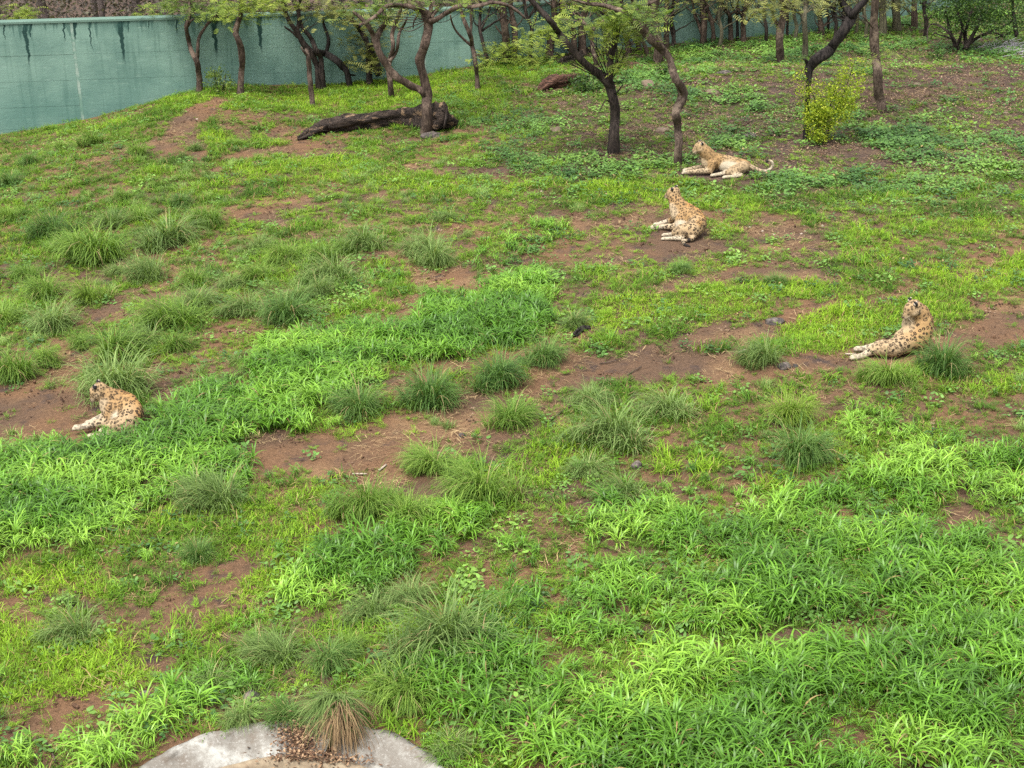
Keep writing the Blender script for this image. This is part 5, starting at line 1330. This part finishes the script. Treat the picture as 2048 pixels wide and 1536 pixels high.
# splinters and the hollow end
V, F = [], []
for i in range(46):
    t = rnd.uniform(0.5, len(path) - 1.02); j = int(t)
    p0 = path[j].lerp(path[min(j + 1, len(path) - 1)], t - j); r = rad[j]
    a = rnd.uniform(-0.4, 3.6)
    s = p0 + Vector((0, -math.cos(a) * r * .98, math.sin(a) * r * .98))
    V2, F2 = tube([s, s + Vector((rnd.uniform(.1, .3), rnd.uniform(-.02, .01), rnd.uniform(-.01, .02)))], [.014, .003], 4, i, .2)
    V, F = merge((V, F), (V2, F2))
mesh_from('splinter_bundle', V, F, BK['black'], root, org)['kind'] = 'stuff'
e = path[-1]
V, F = tube([e, e + Vector((.05, 0, -.01))], [rad[-1] * .97, rad[-1] * .8], 16, 4, .3)
mesh_from('broken_end', V, F, BK['dark'], root, org)
log_obj([(1078,182),(1092,170),(1108,163),(1124,162),(1142,160),(1160,157)], [4,10,13,13,11,7], M_REDLOG, 'short reddish split log lying on its side behind the lone acacia', dys=[0] * 6)
log_obj([(1246,128),(1258,130),(1272,131),(1288,133)], [3,5,5,4], M_REDLOG, 'small dark log under the bushes of the grove', dys=[0] * 4)
log_obj([(1122,124),(1140,118),(1160,110),(1184,98),(1208,84)], [7,6.5,6,5,4], BK['dark'], 'grey fallen bole slanting up against the grove trunks', dys=[0] * 5)
log_obj([(1148,670),(1156,662),(1166,657),(1180,655)], [5,5.5,5,3], BK['black'], 'short black forked branch lying on the soil below the grey tussock', 'branch', 'fallen_branch', 8)

N = NT('dark_lichen_stone'); p = geo_pos(N)
c = N.mix(N.rng(N.noise(p, 12, 5, .7), .4, .65), (0.035, 0.03, 0.028, 1), (0.14, 0.115, 0.10, 1)); N.pbr(c, .85, N.bump(N.noise(p, 30), .6, .02), .25); M_DSTONE = N.m
N = NT('pale_tan_stone'); p = geo_pos(N)
c = N.mix(N.noise(p, 9, 4, .6), (0.075, 0.055, 0.04, 1), (0.19, 0.14, 0.10, 1)); N.pbr(c, .85, N.bump(N.noise(p, 30), .5, .02), .25); M_PSTONE = N.m
N = NT('peeled_white_wood'); p = geo_pos(N)
c = N.mix(N.noise(p, 9, 4, .6), (0.26, 0.20, 0.15, 1), (0.40, 0.35, 0.28, 1)); N.pbr(c, .8, None, .25); M_STICK = N.m

def stone(px, py, w, h, mat, label, group=None, seed=1, dpt=None):
    g = ground_at(px, py); k = float(to_px(g.x, g.y, g.z)[2]) / F_PX
    import bmesh
    bm = bmesh.new(); bmesh.ops.create_icosphere(bm, subdivisions=3, radius=1)
    rr = random.Random(seed); o1 = rr.uniform(0, 50)
    for v in bm.verts:
        c_ = v.co
        f = 1 + .42 * (float(fbm(c_.x * 1.3 + o1, c_.y * 1.3 + c_.z * 2.1, seed, 3)) - .5) * 2
        v.co = Vector((c_.x * w * k * .5 * f, c_.y * (dpt or w) * k * .45 * f, c_.z * h * k * .62 * f))
    me = bpy.data.meshes.new('stone'); bm.to_mesh(me); bm.free()
    me.materials.append(mat)
    me.polygons.foreach_set('use_smooth', [w > 16] * len(me.polygons))
    o = bpy.data.objects.new('stone', me); COL.objects.link(o)
    o.location = (g.x, g.y, g.z + h * k * .02); o.rotation_euler = (0, 0, rr.uniform(-.5, .5))
    tag(o, label, 'stone', group)
stone(1550,646,38,16,M_DSTONE,'low black rock lying in the upper soil path left of the bright turf',None,1)
stone(1570,735,27,15,M_DSTONE,'rounded black stone on the path beside the pale grey tussock',None,2)
stone(1590,733,11,8,M_DSTONE,'tiny stone touching the right side of the rounded black stone',None,3)
stone(1273,935,26,22,M_DSTONE,'grey rounded stone half hidden under the broad grey tussock',None,4)
stone(713,778,11,16,M_DSTONE,'small upright black stone at the edge of the lush band',None,5)
stone(504,1400,36,30,M_DSTONE,'dark stone between tussocks above the basin',None,6)
stone(292,1395,30,20,M_DSTONE,'grey stone in the lower left grass',None,7)
stone(862,272,40,14,M_DSTONE,'flat dark stone at the foot of the big forked acacia',None,8)
stone(1504,273,26,11,M_DSTONE,'slate grey stone right of the resting leopard\'s head',None,9)
stone(1449,148,30,10,M_DSTONE,'flat dark rock on the bank under the grove',None,10)
stone(925,872,14,12,M_DSTONE,'small grey pebble on the bend of the bare path',None,11)
stone(1425,188,28,14,M_PSTONE,'grey buff boulder on the slope right of the pale bent acacia',None,12)
stone(1298,172,34,18,M_PSTONE,'buff boulder left of the pale bent acacia',None,13)
stone(1112,262,30,12,M_PSTONE,'tan flat stone left of the dark middle acacia',None,14)
stone(1325,262,30,12,M_PSTONE,'tan flat stone between the two middle acacias',None,15)
stone(1835,170,16,6,M_PSTONE,'small pinkish stone on the litter under the dense bushy tree',None,16)
stone(2012,228,16,8,M_PSTONE,'orange tan stone at the right edge of the litter floor',None,17)
stone(1265,215,14,6,M_PSTONE,'small pale stone right of the dark middle acacia',None,18)
for i, (x, y) in enumerate([(1610,463),(1603,468),(1645,452),(1548,470),(1525,463),(1608,452),(1500,455),(1988,495),(1820,512),(1083,383),(1190,300),(1030,255),(1160,200),(1072,232),(394,239),(181,223),(297,329),(258,613),(1730,278),(1290,330),(1060,195),(1210,245)]):
    stone(x, y, 5.5, 3.5, M_STICK, 'small whitish pebble scattered on the bare upper soil', 'small whitish pebbles', 30 + i)

def stick(pts, r, label, mat=None, group=None):
    path = []
    for x, y in pts:
        g = ground_at(x, y); path.append(g + Vector((0, 0, r * .9 + .012)))
    V, F = tube(path, [r] * (len(path) - 1) + [r * .7], 6, int(pts[0][0]), .15)
    o = mesh_from('stick', V, F, mat or M_STICK, None, path[0]); o.location = path[0]
    tag(o, label, 'stick', group)
stick([(705,951),(720,951),(734,951)], .012, 'straight pale stick lying flat on the bare path')
stick([(758,944),(765,939),(773,932)], .012, 'short pale stick slanting on the path beside the round tussock')
stick([(1604,356),(1617,356),(1630,357)], .014, 'pale flat stick on the litter below the yellow green shrub')
stick([(1478,708),(1486,705),(1494,702)], .016, 'short whitish stick on the path beside the pale grey tussock')
stick([(1690,711),(1702,711),(1712,710)], .012, 'thin tan stick just left of the hind paws of the leopard looking back')
stick([(1098,845),(1130,822),(1160,806)], .012, 'long thin dead stem lying over the straw patch', BK['pale'])
stick([(75,1478),(100,1498),(112,1530)], .012, 'bent bare twig on the mud at the lower left', BK['pale'])
stick([(1255,752),(1283,735)], .009, 'thin dry stem across the middle path', BK['pale'])
stick([(300,1290),(330,1292),(350,1296)], .010, 'dry stalk on the bare patch at the lower left', BK['pale'])
stick([(1200,730),(1240,722)], .009, 'thin dry stem on the soil below the black branch', BK['pale'])

# heap of grey ash coloured twigs under the dense tree
V, F = [], []
for i in range(220):
    g = ground_at(rnd.gauss(2005, 24), rnd.gauss(99, 6))
    a = rnd.gauss(0.1, .5)
    V, F = merge((V, F), tube([g + Vector((0, 0, .03)), g + Vector((math.cos(a) * .35, math.sin(a) * .35, rnd.uniform(.01, .14)))], [.010, .006], 4, i, .1, False))
g0 = ground_at(2005, 104)
o = mesh_from('twig_debris', V, F, None, None, g0, False); o.location = g0
N = NT('ash_grey_twig'); N.pbr((0.30, 0.29, 0.30, 1), .9, None, .1); o.data.materials.append(N.m)
tag(o, 'heap of ash grey twigs under the dense bushy tree', None, None, 'stuff')

# ------------------------------------------------------------------ beyond the wall: bare brown trees, a pale acacia and a thicket
def far_tree(x, y, h, seed, bark, label, leaf=None, group='bare brown trees behind the wall', spread=1.0):
    z0 = float(gz(x, y)); rr = random.Random(seed)
    root = thing('bare_tree' if not leaf else 'acacia_tree', (x, y, z0), label, 'tree', group)
    paths = []
    tr = [Vector((x, y, z0 - .1))]
    d = Vector((rr.gauss(0, .15), rr.gauss(0, .15), 1))
    for s in range(4):
        tr.append(tr[-1] + d.normalized() * h * .14); d = d + Vector((rr.gauss(0, .25), rr.gauss(0, .25), 0))
    tv = tube(tr, list(np.linspace(.12, .08, 5)), 8, seed)
    V, F, B = [], [], []
    tw = ([], [])
    def grow(p, d, r, L, lv):
        nonlocal tw
        pth = [p]
        for s in range(4):
            d = (d + Vector((rr.gauss(0, .28), rr.gauss(0, .28), rr.gauss(0, .18)))).normalized()
            pth.append(pth[-1] + d * L / 4)
        tw = merge(tw, tube(pth, list(np.linspace(r, r * .5, 5)), 5 if lv < 2 else 4, seed + lv, .15, False))
        if lv < 3:
            for _ in range(3):
                grow(pth[rr.choice((2, 3, 4))], (d + Vector((rr.gauss(0, .8) * spread, rr.gauss(0, .8), rr.gauss(.1, .45)))).normalized(), r * .5, L * .72, lv + 1)
        elif leaf:
            sprays(V, F, B, pth[-1], (.25, .25, .1), 12, .06, rr, .3, .24)
    for _ in range(3):
        grow(tr[-1], Vector((rr.gauss(0, .8) * spread, rr.gauss(0, .6), rr.uniform(.5, 1))).normalized(), .06, h * .32, 0)
    mesh_from('trunk', *tv, BK[bark], root, (x, y, z0))
    mesh_from('branch_bundle', *tw, BK[bark], root, (x, y, z0))['kind'] = 'stuff'
    if V: mesh_from('crown', V, F, LF[leaf], root, (x, y, z0), False, attrs={'vary': B})['kind'] = 'stuff'
LB = 'bare brown tree with tangled twigs showing above the top of the wall'
for i, px in enumerate([-60, 30, 95, 150, 205, 255, 300, 345, 400, 470, 560, 640, 720, 800, 900]):
    a, b, c = ray(px, 30); y = 41 + (i * 37 % 50) / 10
    y = float(np.interp(y * float(a) / float(b), WALL_X, WALL_Y)) + 2.0 + (i * 37 % 50) / 10
    far_tree(y * float(a) / float(b), y, 7.0 + (i % 3), 40 + i, 'haze', 'bare brown tree showing above the wall top, %s from the left behind the wall' % ORD[i])
a, b, c = ray(45, 25); yy = float(np.interp(38 * float(a), WALL_X, WALL_Y)) + .9
for i, (px, lab) in enumerate([(40, 'pale yellow green acacia with flat foliage peeping over the wall at the far left'), (290, 'small pale green sapling peeping over the wall left of the leftmost tree')]):
    a, b, c = ray(px, 25); g_ = (yy * float(a) / float(b), yy)
    V, F, B = [], [], []
    base = Vector((g_[0], g_[1], float(gz(*g_)))); root = thing('acacia_tree', tuple(base), lab, 'tree')
    topc = at_depth(px, 32 if i == 0 else 40, yy)
    mesh_from('trunk', *tube([base, base.lerp(topc, .5) + Vector((.1, 0, 0)), topc], [.06, .05, .02], 7, 2), BK['haze'], root, base)
    for j in range(16 if i == 0 else 5):
        cx = rnd.gauss(px, 26 if i == 0 else 10); cy = rnd.uniform(14, 40)
        sprays(V, F, B, at_depth(cx, cy, yy + rnd.uniform(-.2, .5)), (.12, .12, .05), 14, .055, rnd, .3, .24)
    mesh_from('crown', V, F, LF['lime'], root, base, False, attrs={'vary': B})['kind'] = 'stuff'
def thicket():
    V, F, B = [], [], []
    rr = random.Random(9)
    for i in range(3400):
        px = rr.uniform(-300, 2350); a, b, c = ray(px, 20)
        y0 = 42.0 * float(a) / float(b)
        y = float(np.interp(y0, WALL_X, WALL_Y)) + rr.uniform(1.8, 12)
        x = y * float(a) / float(b)
        leafy(V, F, B, (x, y, float(gz(x, y)) + rr.uniform(0.2, 5.0)), (.6, .5, .45), 34, .12, rr)
    o = mesh_from('far_thicket', V, F, LF['dull'], None, None, False, attrs={'vary': B})
    tag(o, 'dull brown green thicket filling the land behind the wall', None, None, 'stuff')
thicket()
# ------------------------------------------------------------------ leopards
def mat_fur():
    N = NT('spotted_leopard_fur')
    p = obj_co(N)
    white = N.attr('white').outputs['Fac']; small = N.attr('small').outputs['Fac']; band = N.attr('band').outputs['Fac']; gold = N.attr('gold').outputs['Fac']
    w = N.n('ShaderNodeTexNoise', Scale=9.0, Detail=2.0); N.set(w, 'Vector', p)
    pv = N.n('ShaderNodeVectorMath', _operation='MULTIPLY_ADD'); N.set(pv, 'i0', w.outputs[1]); N.set(pv, 'i1', (.035, .035, .035)); N.set(pv, 'i2', p)
    v1 = N.n('ShaderNodeTexVoronoi', Scale=18.5, Randomness=.72); N.set(v1, 'Vector', pv.outputs[0])
    v2 = N.n('ShaderNodeTexVoronoi', Scale=25.0, Randomness=.8); N.set(v2, 'Vector', pv.outputs[0])
    d1, d2 = v1.outputs[0], v2.outputs[0]
    ringm = N.math('MULTIPLY', N.rng(d1, 0.16, 0.24), N.rng(d1, 0.50, 0.42))
    brk = N.rng(N.noise(p, 30, 2, .5), 0.30, 0.38)
    ringm = N.math('MULTIPLY', ringm, brk)
    spotm = N.rng(d2, 0.50, 0.40)
    mk = N.n('ShaderNodeMix', _data_type='FLOAT'); N.set(mk, 'i0', small); N.set(mk, 'i2', ringm); N.set(mk, 'i3', spotm)
    mark = mk.outputs[0]
    base = N.mix(gold, (0.290, 0.190, 0.085, 1), (0.270, 0.148, 0.052, 1))
    base = N.mix(N.math('MULTIPLY', N.math('MULTIPLY', N.rng(d1, 0.30, 0.2), N.math('SUBTRACT', 1.0, small)), 0.6), base, (0.18, 0.095, 0.040, 1))
    base = N.mix(white, base, (0.38, 0.325, 0.24, 1))
    base = N.mix(1.0, base, N.ramp(N.noise(p, 60, 3, .7), [(0.25, .75), (.75, 1.2)]), 'MULTIPLY')
    fade = N.attr('fade').outputs['Fac']
    c = N.mix(N.math('MULTIPLY', N.math('MULTIPLY', mark, 1.0), fade), base, (0.014, 0.010, 0.008, 1))
    c = N.mix(band, c, (0.016, 0.013, 0.012, 1))
    N.pbr(c, 0.8, N.bump(N.noise(p, 90, 3, .7), .4, .006), 0.15)
    return N.m
M_FUR = mat_fur()
def flat_mat(name, col, rough=.6):
    N = NT(name); N.pbr((*col, 1), rough, None, .3); return N.m
M_EAR = flat_mat('black_ear_fur', (0.012, 0.010, 0.010), .9)
M_EARW = flat_mat('pale_ear_fur', (0.36, 0.31, 0.25), .9)
M_EYE = flat_mat('amber_eye', (0.10, 0.06, 0.02), .2)
M_NOSE = flat_mat('dark_nose_skin', (0.05, 0.025, 0.022), .5)

def leopard(origin, parts, head, label, subdiv_vox=0.0125, mark=1.0):
    """parts: (p0, r0, p1, r1, white, small, gold, fade, band) round-ended limbs in metres, x right, y away, z up from origin.
       head: dict(c, aim, up) skull centre, direction of the muzzle, up direction"""
    import bmesh
    H = Vector(head['c']); f = Vector(head['aim']).normalized(); u = Vector(head.get('up', (0, 0, 1)))
    u = (u - f * u.dot(f)).normalized(); s = f.cross(u) * -1        # s: animal's left
    P = list(parts)
    hs = head.get('size', 1.12)
    def hp(a, b, c): return H + (f * a + s * b + u * c) * hs
    hd = dict(white=.25, small=1.0, gold=.4, fade=.75, band=0)
    def add(p0, r0, p1, r1, **k):
        d = dict(hd); d.update(k); P.append((tuple(p0), r0 * hs, tuple(p1), r1 * hs, d['white'], d['small'], d['gold'], d['fade'], d['band']))
    add(hp(-.02, 0, 0), .098, hp(.03, 0, .006), .088)
    add(hp(.02, 0, .012), .08, hp(.115, 0, -.022), .046)                 # brow to nose bridge
    add(hp(.085, .018, -.038), .042, hp(.132, .014, -.046), .033, white=.75, fade=.25)
    add(hp(.085, -.018, -.038), .042, hp(.132, -.014, -.046), .033, white=.75, fade=.25)
    add(hp(.03, .05, -.035), .052, hp(.0, .06, -.03), .05, white=.45)
    add(hp(.03, -.05, -.035), .052, hp(.0, -.06, -.03), .05, white=.45)
    add(hp(.05, 0, -.07), .038, hp(.105, 0, -.078), .026, white=1, fade=.1)
    bm = bmesh.new()
    caps = []
    for (p0, r0, p1, r1, *tg) in P:
        a, b = Vector(p0), Vector(p1)
        n = max(2, int((b - a).length / (0.28 * min(r0, r1))) + 1); n = min(n, 30)
        for i in range(n):
            t = i / (n - 1)
            c_ = a.lerp(b, t); r = r0 * (1 - t) + r1 * t
            bmesh.ops.create_icosphere(bm, subdivisions=2, radius=r, matrix=Matrix.Translation(c_))
        caps.append((np.array(a), r0, np.array(b), r1, tg))
    me0 = bpy.data.meshes.new('body'); bm.to_mesh(me0); bm.free()
    tmp = bpy.data.objects.new('body_source', me0); COL.objects.link(tmp)
    m = tmp.modifiers.new('r', 'REMESH'); m.mode = 'VOXEL'; m.voxel_size = subdiv_vox; m.use_smooth_shade = True
    m = tmp.modifiers.new('s', 'SMOOTH'); m.factor = .5; m.iterations = 5
    bpy.context.view_layer.update()
    dg = bpy.context.evaluated_depsgraph_get()
    me = bpy.data.meshes.new_from_object(tmp.evaluated_get(dg), depsgraph=dg)
    bpy.data.objects.remove(tmp); bpy.data.meshes.remove(me0)
    n = len(me.vertices)
    co = np.empty(n * 3, np.float32); me.vertices.foreach_get('co', co); co = co.reshape(-1, 3).astype(float)
    acc = np.zeros((n, 5)); wsum = np.zeros(n)
    for a, r0, b, r1, tg in caps:
        ab = b - a; t = np.clip(((co - a) @ ab) / max(ab @ ab, 1e-9), 0, 1)
        d = np.linalg.norm(co - a - t[:, None] * ab, axis=1) - (r0 * (1 - t) + r1 * t)
        w_ = np.exp(-np.clip(d + .02, 0, None) / .010) + 1e-12
        acc += w_[:, None] * np.array([tg[0], tg[1], tg[2], tg[3], tg[4]]); wsum += w_
    acc /= wsum[:, None]
    for j, nm in enumerate(('white', 'small', 'gold', 'fade', 'band')):
        at = me.attributes.new(nm, 'FLOAT', 'POINT')
        v = acc[:, j]
        if nm in ('band',): v = smooth(.35, .65, v)
        if nm == 'fade': v = v * mark
        at.data.foreach_set('value', v.astype(np.float32))
    me.materials.clear(); me.materials.append(M_FUR)
    me.polygons.foreach_set('use_smooth', [True] * len(me.polygons))
    me.name = 'leopard_body'
    root = thing('leopard', tuple(origin), label, 'leopard', 'leopards resting on the slope')
    body = bpy.data.objects.new('body', me); COL.objects.link(body); body.parent = root
    body.delta_location = (0, 0, 0)
    # ears, eyes, nose
    for sg in (-1, 1):
        for nm, mt, off, sc in (('ear', M_EAR, 0.0, (.022, .036, .036)), ('ear_inside', M_EARW, .016, (.014, .022, .024))):
            bm = bmesh.new(); bmesh.ops.create_icosphere(bm, subdivisions=2, radius=1)
            B_ = Matrix((f, s, u)).transposed()
            for v in bm.verts:
                x, y, z = v.co.x * sc[0], v.co.y * sc[1], v.co.z * sc[2]
                if z < 0: y *= 1.0
                v.co = (hp(-.035 + off + x, sg * .070 + y, .070 + z * (1.05 if z > 0 else .8)))
            m2 = bpy.data.meshes.new(nm); bm.to_mesh(m2); bm.free(); m2.materials.append(mt)
            m2.polygons.foreach_set('use_smooth', [True] * len(m2.polygons))
            o = bpy.data.objects.new(nm, m2); COL.objects.link(o); o.parent = root
        for nm, mt, c_, r in (('ear_tip_spot', M_EARW, (-.054, .072, .088), .012), ('eye', M_EYE, (.078, .036, .022), .0115)):
            bm = bmesh.new(); bmesh.ops.create_icosphere(bm, subdivisions=2, radius=r, matrix=Matrix.Translation(hp(c_[0], sg * c_[1], c_[2])))
            m2 = bpy.data.meshes.new(nm); bm.to_mesh(m2); bm.free(); m2.materials.append(mt)
            o = bpy.data.objects.new(nm, m2); COL.objects.link(o); o.parent = root
    bm = bmesh.new(); bmesh.ops.create_icosphere(bm, subdivisions=2, radius=.017, matrix=Matrix.Translation(hp(.165, 0, -.030)))
    m2 = bpy.data.meshes.new('nose'); bm.to_mesh(m2); bm.free(); m2.materials.append(M_NOSE)
    o = bpy.data.objects.new('nose', m2); COL.objects.link(o); o.parent = root
    # whiskers
    V, F = [], []
    for sg in (-1, 1):
        for k in range(4):
            a = hp(.125, sg * .03, -.035 - .006 * k); b = hp(.13, sg * (.13 + .01 * k), -.03 - .02 * k)
            V, F = merge((V, F), tube([a, b], [.0007, .0004], 4, k, 0, False))
    o = mesh_from('whiskers', V, F, M_EARW, root)
    return root

BODY = (0.06, 0.0, .55, .92, 0); GOLD = (0.0, 0.0, 1.0, .92, 0); FLANK = (.28, 0.0, .25, .95, 0); BELLY = (.95, .5, 0, .35, 0); LEG = (.50, 1.0, .1, .9, 0); PAW = (.92, 1.0, 0, .35, 0)
CHEST = (.55, 1.0, .2, .5, 0); NECK = (.12, .8, .7, .9, 0); WT = (.95, 1.0, 0, .6, 0); BK_ = (0, 1, 0, 1, 1.0); THIGH = (.35, .35, .25, 1.0, 0)
def chain(pts, rads, tags):
    out = []
    for i in range(len(pts) - 1):
        tg = tags[i] if isinstance(tags, list) else tags
        out.append((pts[i], rads[i], pts[i + 1], rads[i + 1], *tg))
    return out
def paw(p, d, tg=PAW, r=.042):
    p = Vector(p); d = Vector(d).normalized(); s = Vector((-d.y, d.x, 0)).normalized()
    out = [(tuple(p - d * .04), r, tuple(p + d * .02), r * 1.05, *tg)]
    for k in (-1.5, -.5, .5, 1.5):
        a = p + d * .03 + s * k * .021; out.append((tuple(a), .021, tuple(a + d * (.034 - abs(k) * .006) - Vector((0, 0, .010))), .018, *tg))
    return out

# 1: side on, lying beside the pale acacia, head to the left, tail curled up at its tip
def leo1():
    o = ground_at(1432, 346)
    P = []
    P += chain([(.58, .08, .13), (.38, .08, .17), (.12, .06, .21), (-.12, .02, .26)], [.125, .145, .165, .175], [BODY, FLANK, BODY])
    P += chain([(.56, .09, .17), (.30, .09, .24), (0, .08, .30), (-.14, .05, .35)], [.08, .085, .095, .11], GOLD)
    P += chain([(-.12, .02, .30), (-.22, 0, .42), (-.30, 0, .50)], [.16, .14, .12], NECK)
    P += chain([(-.20, -.02, .22), (-.24, 0, .34)], [.12, .10], CHEST)
    P += chain([(-.10, -.12, .24), (-.14, -.16, .10), (-.42, -.14, .075), (-.60, -.12, .05)], [.095, .07, .052, .042], [NECK, LEG, LEG]) + paw((-.64, -.12, .045), (-1, 0, 0))
    P += chain([(-.12, .12, .22), (-.18, .15, .09), (-.44, .10, .07), (-.56, .06, .05)], [.09, .065, .05, .042], [NECK, LEG, LEG]) + paw((-.60, .06, .045), (-1, -.1, 0))
    P += chain([(.15, -.04, .16), (.36, -.06, .13)], [.13, .11], BELLY)
    P += chain([(.54, -.04, .14), (.36, -.20, .12), (.22, -.26, .09)], [.125, .11, .075], THIGH)
    P += chain([(.22, -.26, .09), (.46, -.34, .06), (.30, -.38, .04), (.16, -.40, .04)], [.062, .045, .038, .036], [LEG, WT, PAW]) + paw((.14, -.40, .038), (-1, -.1, 0), PAW, .036)
    P += chain([(.50, -.1, .10), (.20, -.18, .06), (.02, -.24, .045), (-.06, -.26, .04)], [.09, .055, .04, .036], [BELLY, WT, PAW]) + paw((-.08, -.27, .038), (-1, -.1, 0), PAW, .036)
    P += chain([(.68, .05, .11), (.82, .02, .07), (.94, -.02, .045), (1.03, -.02, .05), (1.11, 0, .10), (1.14, 0, .17), (1.11, 0, .235), (1.05, 0, .26), (1.00, 0, .235)],
               [.07, .042, .034, .032, .032, .031, .030, .030, .026], [LEG, LEG, WT, WT, WT, WT, (.95, 1, 0, .1, 0), BK_])
    return leopard(o, P, dict(c=(-.345, 0, .54), aim=(-1, -.15, -.34)), 'leopard lying side on beside the pale bent acacia with its white tail tip curled up', mark=.72)
leo1()
# 2: seen from behind right, lying on the red soil
def leo2():
    o = ground_at(1366, 476)
    P = []
    P += chain([(.12, -.10, .17), (.25, .12, .20), (.20, .40, .24), (.02, .62, .28)], [.165, .175, .165, .150], [FLANK, BODY, NECK])
    P += chain([(.22, -.06, .25), (.33, .16, .28), (.28, .42, .32), (.05, .66, .38)], [.09, .09, .09, .10], GOLD)
    P += chain([(.02, .62, .32), (-.08, .70, .46), (-.12, .74, .54)], [.16, .135, .115], NECK)
    P += chain([(-.06, .55, .24), (-.12, .62, .38)], [.12, .09], CHEST)
    P += chain([(.0, .42, .22), (-.08, .34, .09), (-.30, .40, .07), (-.44, .42, .05)], [.10, .07, .052, .044], [NECK, LEG, WT]) + paw((-.48, .42, .048), (-1, .05, 0), PAW, .046)
    P += chain([(-.02, .62, .2), (-.2, .66, .08), (-.38, .60, .05)], [.09, .055, .042], [NECK, WT]) + paw((-.41, .60, .045), (-1, .05, 0))
    P += chain([(.10, -.08, .18), (-.04, -.08, .16), (-.14, -.06, .12)], [.15, .12, .08], THIGH)
    P += chain([(-.12, -.04, .10), (-.04, -.20, .06), (-.20, -.16, .05), (-.30, -.14, .04)], [.07, .045, .038, .034], [LEG, WT, PAW]) + paw((-.33, -.14, .038), (-1, .1, 0), PAW, .034)
    P += chain([(.0, .05, .10), (-.16, .02, .06), (-.28, .06, .04)], [.08, .045, .034], [WT, PAW]) + paw((-.30, .06, .038), (-1, .1, 0), PAW, .034)
    P += chain([(.04, .18, .12), (-.04, .36, .12)], [.12, .10], BELLY)
    tl = [(.14, -.22, .10), (.10, -.30, .07), (.02, -.33, .07), (-.04, -.34, .07), (-.045, -.40, .07), (-.04, -.45, .065), (-.03, -.50, .06), (0, -.55, .055), (.05, -.58, .05)]
    P += chain(tl, [.06, .042, .036, .034, .033, .032, .031, .03, .024], [LEG, BK_, WT, WT, BK_, WT, BK_, BK_])
    return leopard(o, P, dict(c=(-.12, .76, .585), aim=(-.80, .50, -.30)), 'leopard lying on red soil with its back to the camera and banded black tail')
leo2()
# 3: right side, head turned to look back left
def leo3():
    o = ground_at(1795, 712)
    P = []
    P += chain([(-.06, -.02, .14), (.12, .06, .17), (.28, .12, .19), (.34, .18, .28)], [.135, .155, .165, .165], [FLANK, BODY, BODY])
    P += chain([(.34, .18, .28), (.37, .22, .42)], [.165, .14], BODY)
    P += chain([(.34, .12, .14), (.36, .14, .30)], [.13, .12], BODY)
    P += chain([(.37, .24, .42), (.31, .24, .55), (.22, .22, .63)], [.135, .125, .105], NECK)
    P += chain([(.20, .28, .34), (.20, .26, .50)], [.12, .085], CHEST)
    P += chain([(.08, .14, .20), (.26, .22, .30)], [.13, .14], (.35, 0, .1, .55, 0))
    P += chain([(-.06, -.04, .14), (-.22, -.04, .13), (-.34, -.03, .10)], [.14, .11, .075], THIGH)
    P += chain([(-.32, -.02, .10), (-.42, -.03, .065), (-.50, -.10, .05), (-.58, -.13, .045)], [.075, .055, .046, .042], [(.65, 1, 0, 1, 0), (.8, 1, 0, .9, 0), PAW]) + paw((-.62, -.14, .045), (-1, -.1, 0))
    P += chain([(-.2, .08, .12), (-.36, .10, .08), (-.47, .12, .055)], [.09, .058, .042], [LEG, WT]) + paw((-.51, .13, .05), (-1, .1, 0))
    P += chain([(.34, .32, .2), (.38, .48, .08), (.36, .62, .05)], [.09, .06, .045], LEG) + paw((.35, .66, .045), (-.2, 1, 0))
    P += chain([(-.04, .06, .08), (.14, .16, .05), (.28, .3, .04)], [.05, .035, .03], LEG)
    return leopard(o, P, dict(c=(.19, .20, .635), aim=(-.92, -.25, -.62)), 'leopard on the bright turf at the right turning its head to look back left')
leo3()
# 4: left, on the mud patch
def leo4():
    o = ground_at(216, 862)
    P = []
    P += chain([(.32, -.12, .18), (.33, .06, .22), (.24, .22, .26), (.08, .28, .27)], [.155, .165, .165, .155], [FLANK, BODY, NECK])
    P += chain([(.40, -.06, .24), (.38, .10, .29), (.27, .26, .34), (.10, .32, .37)], [.09, .09, .09, .10], GOLD)
    P += chain([(.08, .28, .32), (-.04, .28, .40), (-.10, .27, .44)], [.15, .125, .105], NECK)
    P += chain([(.0, .20, .24), (-.04, .22, .34)], [.13, .10], CHEST)
    P += chain([(.06, .16, .26), (.02, .06, .11), (-.20, .02, .085), (-.36, .0, .055)], [.12, .08, .055, .045], [NECK, LEG, WT]) + paw((-.40, 0, .048), (-1, -.05, 0), PAW, .046)
    P += chain([(.02, .30, .22), (-.1, .24, .09), (-.22, .16, .07), (-.26, .14, .055)], [.10, .065, .05, .042], [NECK, WT, PAW]) + paw((-.28, .14, .048), (-1, -.1, 0), PAW, .044)
    P += chain([(.16, .04, .14), (.12, .12, .18)], [.11, .11], BELLY)
    P += chain([(.32, -.14, .17), (.18, -.14, .15), (.04, -.14, .11)], [.15, .12, .075], THIGH)
    P += chain([(.04, -.14, .10), (.16, -.26, .06), (0, -.24, .045), (-.12, -.22, .04)], [.07, .048, .038, .034], [LEG, WT, PAW]) + paw((-.16, -.215, .038), (-1, .1, 0), PAW, .034)
    P += chain([(.1, -.02, .07), (-.06, -.10, .05)], [.06, .04], WT)
    P += chain([(.40, -.24, .10), (.36, -.33, .055), (.24, -.34, .045), (.12, -.36, .04), (.06, -.40, .035)], [.06, .044, .036, .034, .026], [LEG, WT, BK_, BK_])
    return leopard(o, P, dict(c=(-.135, .27, .47), aim=(-.80, .05, -.60)), 'leopard lying on the muddy patch at the left with both pale forepaws stretched out')
leo4()
